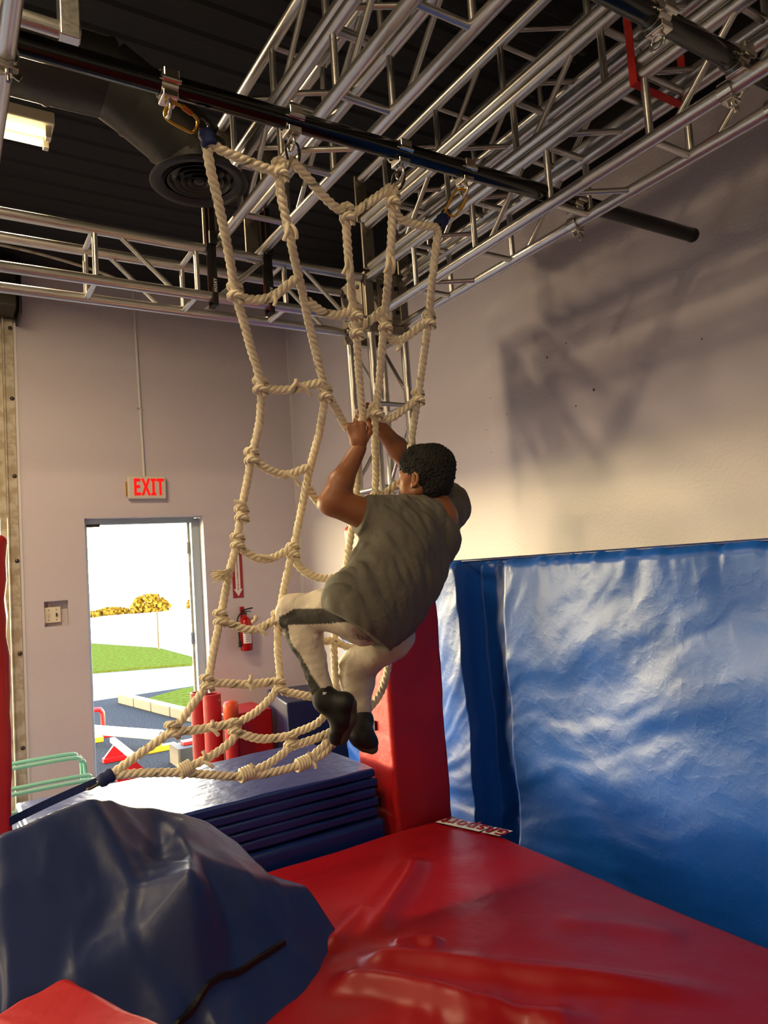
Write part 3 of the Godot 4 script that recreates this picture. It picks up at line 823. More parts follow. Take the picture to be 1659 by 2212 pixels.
func pads() -> void:
	var nz := FastNoiseLite.new()
	nz.seed = 4; nz.frequency = 1.0; nz.fractal_octaves = 3
	# thick red landing mat
	var t := thing("landing_mat", "thick red vinyl landing mat with creased top on the floor", "mat", Vector3(1.5, 0.0, -1.6))
	var F1: Array = [Vector3(1.883,0.445,-2.894),Vector3(1.706,0.445,-2.725),Vector3(1.509,0.445,-2.564),Vector3(1.294,0.445,-2.380)]
	var F2: Array = [Vector3(1.194,0.445,-2.306),Vector3(1.335,0.445,-2.228),Vector3(1.481,0.445,-2.052),Vector3(1.670,0.445,-1.811),Vector3(2.064,0.445,-1.337)]
	var F3: Array = [Vector3(1.067,0.445,-2.268),Vector3(1.181,0.445,-2.158),Vector3(1.286,0.445,-1.993),Vector3(1.427,0.445,-1.761),Vector3(1.602,0.445,-1.561)]
	var F4: Array = [Vector3(1.901,0.445,-2.086),Vector3(2.091,0.445,-1.882),Vector3(2.194,0.445,-1.671)]
	var F5: Array = [Vector3(1.146,0.445,-2.422),Vector3(1.321,0.445,-2.531),Vector3(1.437,0.445,-2.625)]
	var F6: Array = [Vector3(1.342,0.445,-2.300),Vector3(1.445,0.445,-2.275),Vector3(1.512,0.445,-2.198)]
	var x0 := 0.62; var x1 := 2.357; var z0 := -3.25; var z1 := 0.6
	var nu := 150; var nv := 260
	var pts := PackedVector3Array()
	var top := 0.445
	for a in nu + 1:
		for b in nv + 1:
			var x := lerpf(x0, x1, float(a) / nu); var z := lerpf(z0, z1, float(b) / nv)
			var p := Vector2(x, z)
			var y := top + nz.get_noise_2d(x * 1.3, z * 1.3) * 0.008
			y += fold(p, F1, 0.055, 0.035) + fold(p, F2, 0.05, 0.035) + fold(p, F3, 0.05, 0.045) + fold(p, F4, 0.06, 0.012) + fold(p, F5, 0.04, 0.03) + fold(p, F6, 0.03, 0.03)
			var near := smoothstep(-2.15, -1.6, z) * (1.0 - smoothstep(1.15, 1.9, x))
			y += near * (nz.get_noise_2d(x * 3.2 + 40, z * 2.6) * 0.05 - 0.02)
			var ed := minf(minf(x - x0, x1 - x), z - z0)
			y -= 0.03 * pow(1.0 - clampf(ed / 0.05, 0, 1), 2.0)
			pts.append(Vector3(x, y, z) - t.position)
	var mb := MB.new()
	mb.grid(pts, nu, nv, true)
	made(mb, "top_cover", M["red vinyl"], t)
	mb = MB.new()
	mb.rbox(Vector3((x0 + x1) / 2, 0.205, (z0 + z1) / 2) - t.position, Vector3(x1 - x0, 0.41, z1 - z0), 0.02)
	made(mb, "body", M["red vinyl"], t)
	# maker's label, lettering upside down from here
	var L: Array = [Vector3(2.346,0.445,-2.805),Vector3(2.290,0.445,-2.931),Vector3(2.225,0.445,-3.186)]
	var dir: Vector3 = (L[2] - L[0]).normalized()
	var yax := Vector3.UP.cross(dir).normalized()      # text's up runs towards the camera side
	var bs := Basis(dir, yax, dir.cross(yax))
	var cen: Vector3 = (L[0] + L[2]) / 2.0
	var label := Node3D.new()
	label.name = "maker_label"
	t.add_child(label)
	tag(label, "white label reading GA sport")
	label.transform = Transform3D(bs, cen - t.position + Vector3(0, 0.012, 0))
	for q in [[-0.145, 0.105, 0.02], [0.055, 0.27, 0.0]]:
		var lb := MB.new()
		var w: float = q[1] / 2.0
		lb.flat_quad(Vector3(q[0] - w - 0.012, -0.045, 0), Vector3(q[0] + w - 0.012, -0.045, 0), Vector3(q[0] + w + 0.012, 0.045, 0), Vector3(q[0] - w + 0.012, 0.045, 0))
		made(lb, "label_patch", M["white print"], label)
	var tx := text(label, "lettering", "GA", 0.07, 0.002, M["sign red"])
	tx.position = Vector3(-0.145, 0, 0.003)
	tx = text(label, "lettering", "sport", 0.075, 0.002, M["sign red"])
	tx.position = Vector3(0.055, 0.0, 0.003)
	# blue pad standing along the right wall
	t = thing("wall_pad", "large bright blue vinyl crash pad standing against the right wall", "pad", Vector3(2.85, 0, -1.6))
	var face := 2.62; var pz0 := -4.9; var pz1 := 1.5; var ph := 1.80
	pts = PackedVector3Array()
	nu = 460; nv = 90
	for a in nu + 1:
		for b in nv + 1:
			var z := lerpf(pz0, pz1, float(a) / nu); var y := lerpf(0.02, ph, float(b) / nv)
			# broad creases fanning out from the low corner behind the red post
			var rel := Vector2(z + 4.3, y - 0.15 - 0.10 * nz.get_noise_2d(z * 1.2, y))
			var ang := atan2(rel.y, rel.x); var dist := rel.length()
			var d := nz.get_noise_2d(ang * 4.2 + 5.0, dist * 0.6) * 0.020
			d += absf(nz.get_noise_2d(ang * 11.0 + 20.0, dist * 1.3)) * 0.004
			d += nz.get_noise_2d(z * 0.8 + 9.0, y * 1.2) * 0.012
			d *= smoothstep(0.2, 1.4, dist) * 0.85 + 0.15
			# seam where two pads meet: a deep slot between them
			d -= 0.17 * smoothstep(-3.40, -3.365, z) * (1.0 - smoothstep(-3.025, -3.0, z + 0.02 * (1.8 - y)))
			var ed := ph - y
			d += 0.012 * exp(-ed / 0.05) * sin(z * 34.0 + 4.0 * nz.get_noise_1d(z * 6.0))
			d -= 0.05 * pow(1.0 - clampf(ed / 0.05, 0, 1), 2.0)
			pts.append(Vector3(face - d, y, z) - t.position)
	mb = MB.new()
	mb.grid(pts, nu, nv)
	made(mb, "front_cover", M["blue vinyl"], t)
	mb = MB.new()
	mb.rbox(Vector3((face + 0.19 + 3.1) / 2, 0.9, (pz0 + pz1) / 2) - t.position, Vector3(3.1 - face - 0.19, 1.79, pz1 - pz0), 0.02)
	for q in [[pz0, -3.41], [-2.99, pz1]]:
		mb.rbox(Vector3(face + 0.13, 0.9, (q[0] + q[1]) / 2) - t.position, Vector3(0.14, 1.785, q[1] - q[0]), 0.02)
	made(mb, "body", M["blue vinyl"], t)
	mb = MB.new()
	mb.tube(PackedVector3Array([Vector3(face + 0.05, 1.797, pz0) - t.position, Vector3(face + 0.05, 1.797, pz1) - t.position]), 0.009, 8)
	made(mb, "top_piping", M["royal blue vinyl"], t)
	# red padding around the column
	t = thing("column_padding", "red vinyl padding wrapped around the corner column", "padding", Vector3(2.18, 0, -3.44))
	var dsp := func(p: Vector3, n: Vector3) -> float:
		return nz.get_noise_3d(p.x * 5.0, p.y * 2.2, p.z * 5.0) * 0.014 + sin(p.y * 40.0) * 0.003 * absf(n.x)
	mb = MB.new()
	mb.rbox(Vector3(0, 1.02, 0), Vector3(0.36, 2.04, 0.37), 0.028, Basis(), 26, 3, dsp)
	made(mb, "sleeve", M["red padding vinyl"], t)
	mb = MB.new()
	for yy in [0.55, 0.95, 1.45]: mb.box(Vector3(-0.192, yy, -0.05), Vector3(0.01, 0.05, 0.20))
	made(mb, "closure_strap", M["black webbing"], t)
	# its twin at the left edge of the view
	t = thing("post_padding", "red vinyl padding of the post at the left edge", "padding", Vector3(0.06, 0, -3.44))
	mb = MB.new()
	mb.rbox(Vector3(0, 1.02, 0), Vector3(0.37, 2.02, 0.37), 0.03, Basis(), 26, 3, dsp)
	made(mb, "sleeve", M["red padding vinyl"], t)
	# folded blue panel mats
	t = thing("folded_mat", "stack of folded blue panel mats behind the landing mat", "mat", Vector3(1.115, 0, -3.72))
	var dsp2 := func(p: Vector3, n: Vector3) -> float:
		return nz.get_noise_3d(p.x * 3.0, p.y * 9.0, p.z * 3.0) * 0.006
	for k in 5:
		mb = MB.new()
		mb.rbox(Vector3.ZERO, Vector3(1.61 + 0.012 * (k % 2), 0.047, 0.80), 0.014, Basis(), 18, 2, dsp2)
		var o := made(mb, "panel", M["royal blue vinyl"], t)
		o.position = Vector3(0.01 + 0.006 * (k % 2), 0.535 + k * 0.0495, 0.0)
		o.rotation.y = [0.0, 0.006, -0.004, 0.004, 0.0][k]
	mb = MB.new()
	for k in 2: mb.box(Vector3(0.835, 0.56 + k * 0.10, 0.1), Vector3(0.03, 0.05, 0.5))
	made(mb, "edge_strip", M["black webbing"], t)
	for k in 2:
		mb = MB.new()
		mb.rbox(Vector3.ZERO, Vector3(1.66, 0.245, 0.83), 0.03, Basis(), 12, 2, dsp2)
		var o2 := made(mb, "mat", M["royal blue vinyl"])
		o2.name = numbered("base_mat") if k == 0 else numbered("base_mat")
		o2.position = Vector3(1.14 if k == 0 else 1.135, 0.378 if k == 0 else 0.125, -3.72)
		tag(o2, "blue mat under the folded panel stack, upper one" if k == 0 else "blue mat on the floor below the folded panel stack", "mat")
	# draped navy cover
	cover(nz)
	# red padded block in the foreground
	t = thing("padded_block", "red vinyl padded block in the bottom left foreground", "block", Vector3(0.30, 0, -1.62))
	t.rotation.y = 0.40
	mb = MB.new()
	mb.rbox(Vector3(-0.03, 0.45, 0.05), Vector3(0.20, 0.90, 0.72), 0.03, Basis(), 16, 3, dsp)
	made(mb, "cover", M["red padding vinyl"], t)
	mb = MB.new()
	mb.tube(PackedVector3Array([Vector3(-0.125, 0.03, -0.305), Vector3(-0.125, 0.885, -0.305)]), 0.007, 8)
	made(mb, "piping", M["kerb stone"], t)

var cover_points: Array = [Vector3(0.408,1.145,-2.520),Vector3(0.147,1.116,-2.450),Vector3(0.276,1.123,-2.500),Vector3(0.521,1.075,-2.600),Vector3(0.633,1.016,-2.660),Vector3(0.830,0.923,-2.720),Vector3(0.957,0.797,-2.740),Vector3(1.050,0.653,-2.760),Vector3(0.650,0.922,-2.250),Vector3(0.702,0.913,-2.420),Vector3(0.887,0.781,-2.420),Vector3(1.162,0.631,-2.560),Vector3(1.010,0.711,-2.480),Vector3(1.185,0.558,-2.520),Vector3(1.208,0.483,-2.500),Vector3(1.128,0.467,-2.420),Vector3(0.958,0.581,-2.340),Vector3(0.783,0.688,-2.330),Vector3(0.529,0.585,-2.120),Vector3(0.839,0.577,-2.285),Vector3(0.726,0.577,-2.230),Vector3(0.624,0.579,-2.175),Vector3(0.365,0.830,-2.300),Vector3(0.391,0.968,-2.420),Vector3(0.207,0.984,-2.360),Vector3(0.511,0.898,-2.360),Vector3(0.473,0.763,-2.220),Vector3(0.225,0.753,-2.160),Vector3(0.114,0.752,-2.100),Vector3(0.129,0.919,-2.260),Vector3(0.610,0.899,-2.500),Vector3(-0.200,0.250,-3.000),Vector3(0.000,0.300,-3.000),Vector3(0.400,0.350,-3.120),Vector3(0.800,0.350,-3.120),Vector3(1.100,0.350,-3.000),Vector3(1.280,0.420,-2.800),Vector3(1.270,0.420,-2.500),Vector3(1.140,0.400,-2.360),Vector3(0.860,0.370,-2.160),Vector3(0.720,0.370,-1.990),Vector3(1.020,0.360,-2.220),Vector3(1.220,0.360,-2.300),Vector3(1.000,0.330,-2.000),Vector3(-0.200,0.930,-2.400),Vector3(-0.200,0.700,-2.100),Vector3(-0.200,0.050,-1.980),Vector3(0.100,0.050,-2.000),Vector3(0.400,0.050,-2.000),Vector3(0.600,0.080,-1.980),Vector3(0.050,0.500,-2.060),Vector3(0.420,0.420,-2.060),Vector3(-0.430,0.050,-2.000),Vector3(-0.430,0.050,-2.400),Vector3(-0.430,0.050,-2.900),Vector3(1.300,0.350,-3.100),Vector3(1.300,0.350,-1.860),Vector3(-0.430,0.020,-1.860),Vector3(0.300,0.020,-1.860)]
var cover_grid := PackedFloat32Array()
const CX0 := -0.45
const CX1 := 1.285
const CZ0 := -3.08
const CZ1 := -1.86
const CU := 190
const CV := 130

func cover_height(x: float, z: float) -> float:
	var a := clampf((x - CX0) / (CX1 - CX0), 0, 0.9999) * CU; var b := clampf((z - CZ0) / (CZ1 - CZ0), 0, 0.9999) * CV
	var i0 := int(a); var j0 := int(b)
	var k := i0 * (CV + 1) + j0
	return lerpf(lerpf(cover_grid[k], cover_grid[k + 1], b - j0), lerpf(cover_grid[k + CV + 1], cover_grid[k + CV + 2], b - j0), a - i0)

func cover(_nz: FastNoiseLite) -> void:
	var cn := FastNoiseLite.new()
	cn.seed = 6; cn.frequency = 1.0; cn.fractal_octaves = 2
	var p2 := PackedVector2Array()
	for p in cover_points: p2.append(Vector2(p.x, p.z))
	var tri := Geometry2D.triangulate_delaunay(p2)
	cover_grid.resize((CU + 1) * (CV + 1))
	cover_grid.fill(0.02)
	for k in range(0, tri.size(), 3):
		var A := p2[tri[k]]; var B := p2[tri[k + 1]]; var C := p2[tri[k + 2]]
		var ya: float = cover_points[tri[k]].y; var yb: float = cover_points[tri[k + 1]].y; var yc: float = cover_points[tri[k + 2]].y
		var den := (B - A).cross(C - A)
		if absf(den) < 1e-9: continue
		for a in range(maxi(0, floori((minf(A.x, minf(B.x, C.x)) - CX0) / (CX1 - CX0) * CU)), mini(CU, ceili((maxf(A.x, maxf(B.x, C.x)) - CX0) / (CX1 - CX0) * CU)) + 1):
			for b in range(maxi(0, floori((minf(A.y, minf(B.y, C.y)) - CZ0) / (CZ1 - CZ0) * CV)), mini(CV, ceili((maxf(A.y, maxf(B.y, C.y)) - CZ0) / (CZ1 - CZ0) * CV)) + 1):
				var p := Vector2(lerpf(CX0, CX1, float(a) / CU), lerpf(CZ0, CZ1, float(b) / CV))
				var u := (p - A).cross(C - A) / den; var w := (B - A).cross(p - A) / den
				if u < -0.001 or w < -0.001 or u + w > 1.001: continue
				cover_grid[a * (CV + 1) + b] = ya + (yb - ya) * u + (yc - ya) * w
	for pass_ in 1:
		var src := cover_grid.duplicate()
		for a in range(1, CU):
			for b in range(1, CV):
				var sum := 0.0
				for da in [-2, -1, 0, 1, 2]:
					for db in [-2, -1, 0, 1, 2]: sum += src[clampi(a + da, 0, CU) * (CV + 1) + clampi(b + db, 0, CV)]
				cover_grid[a * (CV + 1) + b] = sum / 25.0
	var t := thing("draped_cover", "navy nylon cover draped over equipment beside the landing mat", "cover", Vector3(0.5, 0.0, -2.4))
	var pts := PackedVector3Array()
	for a in CU + 1:
		for b in CV + 1:
			var x := lerpf(CX0, CX1, float(a) / CU); var z := lerpf(CZ0, CZ1, float(b) / CV)
			var k := a * (CV + 1) + b
			# slack creases running down from the two high points
			for pk in [Vector2(0.41, -2.52), Vector2(0.66, -2.27)]:
				var dv: Vector2 = Vector2(x, z) - pk
				cover_grid[k] += (1.0 - absf(sin(atan2(dv.y, dv.x) * 4.5 + pk.x * 9.0 + cn.get_noise_2d(x * 3.0, z * 3.0) * 2.0)) * 1.6) * 0.006 * smoothstep(0.05, 0.2, dv.length()) * (1.0 - smoothstep(0.25, 0.6, dv.length()))
			cover_grid[k] += cn.get_noise_2d(x * 2.0 + 3.0, z * 2.0) * 0.012
			cover_grid[k] = maxf(cover_grid[k], 0.02)
			pts.append(Vector3(x, cover_grid[k], z) - t.position)
	var mb := MB.new()
	mb.grid(pts, CU, CV, true)
	made(mb, "cloth", M["navy nylon"], t)
	var zp: Array = [Vector3(0.961,0.581,-2.340),Vector3(0.839,0.577,-2.285),Vector3(0.726,0.577,-2.230),Vector3(0.624,0.579,-2.175),Vector3(0.529,0.585,-2.120)]
	var zl := []
	for p in smooth_path(zp, 0.03): zl.append(Vector3(p.x, cover_height(p.x, p.z) + 0.006, p.z))
	for pass_ in 4:
		for k in range(1, zl.size() - 1): zl[k] = Vector3(zl[k].x, maxf((zl[k - 1].y + zl[k].y + zl[k + 1].y) / 3.0, cover_height(zl[k].x, zl[k].z) + 0.004), zl[k].z)
	mb = MB.new()
	for k in zl.size() - 1:
		var a: Vector3 = zl[k] - t.position; var b: Vector3 = zl[k + 1] - t.position
		var sd := (b - a).cross(Vector3.UP).normalized() * 0.012
		mb.flat_quad(a - sd, a + sd, b + sd, b - sd)
		for e in [-1.0, 1.0]:
			var dn := Vector3(0, -0.016, 0)
			mb.flat_quad(a + sd * e + dn, b + sd * e + dn, b + sd * e, a + sd * e)
	made(mb, "zipper", M["zipper tape"], t)

# ---------------------------------------------------------------- poles, clamps, clips
func pipe_clamp(label: String, x: float, y: float, z: float, r: float, eye: bool, group: String) -> void:
	var t := thing("pipe_clamp", label, "clamp", Vector3(x, y, z), group)
	var mb := MB.new()
	mb.lathe([Vector2(r + 0.001, -0.024), Vector2(r + 0.007, -0.024), Vector2(r + 0.007, 0.024), Vector2(r + 0.001, 0.024)], Vector3.ZERO, Basis(Vector3.BACK, -PI / 2), 24, false)
	made(mb, "band", M["polished steel"], t)
	mb = MB.new()
	mb.rbox(Vector3(0, -r - 0.012, 0.008), Vector3(0.046, 0.022, 0.058), 0.004)
	made(mb, "saddle_block", M["polished steel"], t)
	mb = MB.new()
	mb.rbox(Vector3(0, 0.004, r + 0.012), Vector3(0.046, 0.04, 0.02), 0.005)
	mb.tube(PackedVector3Array([Vector3(-0.027, -0.01, r + 0.016), Vector3(0.027, -0.01, r + 0.016)]), 0.009, 12)
	made(mb, "hinge_lug", M["polished steel"], t)
	rod(t, "clamp_bolt", Vector3(0.0, r + 0.002, -0.012), Vector3(0.0, r + 0.012, -0.034), 0.007, M["dark steel"], 8)
	if eye:
		mb = MB.new()
		var ring := PackedVector3Array()
		for k in 17: ring.append(Vector3(0, -r - 0.042 + 0.021 * cos(TAU * k / 16.0), 0.021 * sin(TAU * k / 16.0)))
		mb.tube(ring, 0.0055, 8, false)
		made(mb, "eye_bolt", M["polished steel"], t)

func wing_clamp(label: String, at: Vector3, group: String) -> void:
	var t := thing("truss_clamp", label, "clamp", at, group)
	var mb := MB.new()
	mb.lathe([Vector2(0.0255, -0.022), Vector2(0.032, -0.022), Vector2(0.032, 0.022), Vector2(0.0255, 0.022)], Vector3.ZERO, Basis(Vector3.RIGHT, PI / 2), 20, false)
	made(mb, "band", M["polished steel"], t)
	rod(t, "bolt", Vector3(0.005, -0.02, 0.0), Vector3(0.005, -0.075, 0.012), 0.005, M["polished steel"], 8)
	mb = MB.new()
	mb.lathe([Vector2(0, -0.008), Vector2(0.012, -0.008), Vector2(0.012, 0.006), Vector2(0, 0.006)], Vector3(0.005, -0.045, 0.006), Basis(), 10, false)
	for s in [-1.0, 1.0]: mb.rbox(Vector3(0.005 + s * 0.02, -0.050, 0.006), Vector3(0.024, 0.020, 0.004), 0.002, Basis(Vector3.BACK, s * -0.5))
	made(mb, "wing_nut", M["polished steel"], t)
	mb = MB.new()
	mb.rbox(Vector3(0.005, -0.034, 0.0), Vector3(0.05, 0.012, 0.04), 0.003)
	made(mb, "jaw", M["polished steel"], t)

func carabiner(called: String, label: String, a: Vector3, b: Vector3, wide: float, thick: float, m: Material, gate: Material, side: Vector3, group := "") -> void:
	var t := thing(called, label, "carabiner", a, group)
	var ax := (b - a); var l := ax.length(); ax = ax.normalized()
	var s := (side - ax * side.dot(ax)).normalized()
	var L := func(u: float, w: float) -> Vector3: return ax * u * l + s * w * wide
	var mb := MB.new()
	mb.tube(smooth_path([L.call(0.30, 0.46), L.call(0.10, 0.36), L.call(0.0, 0.05), L.call(0.04, -0.26), L.call(0.22, -0.42), L.call(0.8, -0.36), L.call(0.95, -0.28), L.call(1.0, 0.0), L.call(0.93, 0.30), L.call(0.78, 0.42)], 0.006), thick, 9)
	made(mb, "frame", m, t)
	mb = MB.new()
	mb.tube(PackedVector3Array([L.call(0.28, 0.46), L.call(0.80, 0.42)]), thick * 0.95, 9)
	made(mb, "gate", m, t)
	mb = MB.new()
	mb.tube(PackedVector3Array([L.call(0.36, 0.455), L.call(0.66, 0.43)]), thick * 1.5, 10)
	made(mb, "locking_sleeve", gate, t)

func rigging() -> void:
	var y := EYE + 1.446
	# two black pipes laid across the trusses
	var t := thing("black_pole", "long glossy black pole carrying the rope net", "pole", Vector3(1.4, y, -1.985))
	rod(t, "pipe", Vector3(-2.2, 0, -0.02), Vector3(1.64, 0, 0.035), 0.0315, M["black gloss pipe"], 28)
	var cp := MB.new()
	cp.lathe([Vector2(0, -0.006), Vector2(0.030, -0.006), Vector2(0.0325, 0.0), Vector2(0.0325, 0.02)], Vector3(1.646, 0, 0.035), Basis(Vector3.BACK, PI / 2), 20, false)
	made(cp, "end_cap", M["black plastic"], t)
	t = thing("black_pole", "second black pole nearest the camera at top right", "pole", Vector3(1.4, y, -1.133))
	rod(t, "pipe", Vector3(-2.2, 0, 0), Vector3(1.6, 0, 0), 0.0315, M["black gloss pipe"], 28)
	var g := "pipe clamps on the black poles"
	var xs := [0.605, 0.998, 1.415, 1.70]
	var lb := ["steel pipe clamp above the leftmost orange gated carabiner", "steel pipe clamp second from the left on net pole", "steel pipe clamp third from the left on net pole", "steel pipe clamp above the brass carabiner"]
	for k in 4: pipe_clamp(lb[k], xs[k], y + 0.002, -1.995 + 0.012 * (xs[k] / 1.7), 0.0315, true, g)
	pipe_clamp("steel pipe clamp with a hanging eye on the near black pole", 1.70, y, -1.133, 0.0315, true, g)
	pipe_clamp("steel pipe clamp where the near pole meets the wall truss", 2.07, y, -1.133, 0.0315, false, g)
	pipe_clamp("steel pipe clamp on net pole over the outer truss chord", 2.27, y, -1.967, 0.0315, false, g)
	var wg := "wing nut clamps under the trusses"
	wing_clamp("winged clamp under the wall truss near the pole end", Vector3(2.33, EYE + 1.389, -2.02), wg)
	wing_clamp("winged clamp under the wall truss at the near pole", Vector3(2.105, EYE + 1.389, -1.18), wg)
	wing_clamp("winged clamp on the side truss at top left", Vector3(0.18, EYE + 1.389, -1.98), wg)
	wing_clamp("winged clamp at the right edge on the outer truss chord", Vector3(2.33, EYE + 1.389, -1.16), wg)
	# clips between clamp eyes and net
	var C: Array = [Vector3(0.734,3.139,-2.037),Vector3(1.020,3.147,-2.032),Vector3(1.414,3.152,-2.029),Vector3(1.644,3.081,-2.072)]
	carabiner("carabiner", "bronze carabiner with orange locking sleeve at left net corner", Vector3(0.600, y - 0.068, -1.99), C[0] + Vector3(-0.03, 0.035, 0.0), 0.062, 0.0055, M["brass plated"], M["orange gate"], Vector3(1, 0.3, 0))
	carabiner("carabiner", "dark steel snap carabiner on the second clamp", Vector3(0.998, y - 0.068, -1.99), C[1] + Vector3(0.006, -0.012, 0), 0.05, 0.0042, M["dark steel"], M["dark steel"], Vector3(1, 0, 0))
	carabiner("carabiner", "dark brassy carabiner on the third clamp", Vector3(1.415, y - 0.068, -1.985), C[2] + Vector3(0.006, -0.015, 0), 0.05, 0.0045, M["dark steel"], M["dark steel"], Vector3(1, 0, 0.2))
	carabiner("carabiner", "yellow brass carabiner at the right net corner", Vector3(1.70, y - 0.068, -1.985), C[3] + Vector3(0.035, 0.028, 0.015), 0.06, 0.005, M["brass plated"], M["brass plated"], Vector3(1, -0.4, 0.2))
	# straps
	for q in [[1.20, "black ratchet strap hanging left on the cross truss"], [1.50, "black ratchet strap right of its twin on cross truss"]]:
		var s := thing("ratchet_strap", q[1], "strap", Vector3(q[0], EYE + 1.38, -3.33), "ratchet straps around the cross truss")
		var lo := -0.025
		for k in [[-0.002, "webbing"], [-0.062, "webbing"]]:
			bar(s, k[1], Vector3(0, 0.24, k[0] + 0.008), Vector3(0.030, 0.56, 0.003), M["black webbing"], 0.001)
			bar(s, "edge_stripe", Vector3(-0.011, 0.24, k[0] + 0.010), Vector3(0.002, 0.55, 0.002), M["red thread"], 0.0005)
		bar(s, "webbing", Vector3(0, lo - 0.012, -0.022), Vector3(0.030, 0.003, 0.062), M["black webbing"], 0.001)
		bar(s, "webbing", Vector3(0, 0.52, -0.022), Vector3(0.030, 0.003, 0.062), M["black webbing"], 0.001)
		bar(s, "loose_end", Vector3(-0.022, 0.16, 0.010), Vector3(0.022, 0.22, 0.003), M["black webbing"], 0.001)
		bar(s, "ratchet", Vector3(0.0, 0.30, 0.012), Vector3(0.04, 0.07, 0.022), M["black plastic"], 0.004)
		var tx := text(s, "lettering", "HUSKY", 0.016, 0.0006, M["white print"])
		tx.transform = Transform3D(Basis(Vector3.BACK, PI / 2), Vector3(0.002, 0.06, 0.0086))
	var rs := thing("red_sling", "red webbing sling looped around the wall trusses", "strap", Vector3(2.2175, EYE + 1.598, -1.487))
	for q in [[Vector3(-0.144, 0.322, 0.0), Vector3(0.004, 0.65, 0.03)], [Vector3(0.144, 0.322, 0.0), Vector3(0.004, 0.65, 0.03)], [Vector3(0, -0.002, 0.0), Vector3(0.29, 0.004, 0.03)], [Vector3(0, 0.646, 0.0), Vector3(0.29, 0.004, 0.03)]]:
		bar(rs, "webbing", q[0], q[1], M["red webbing"], 0.0015)

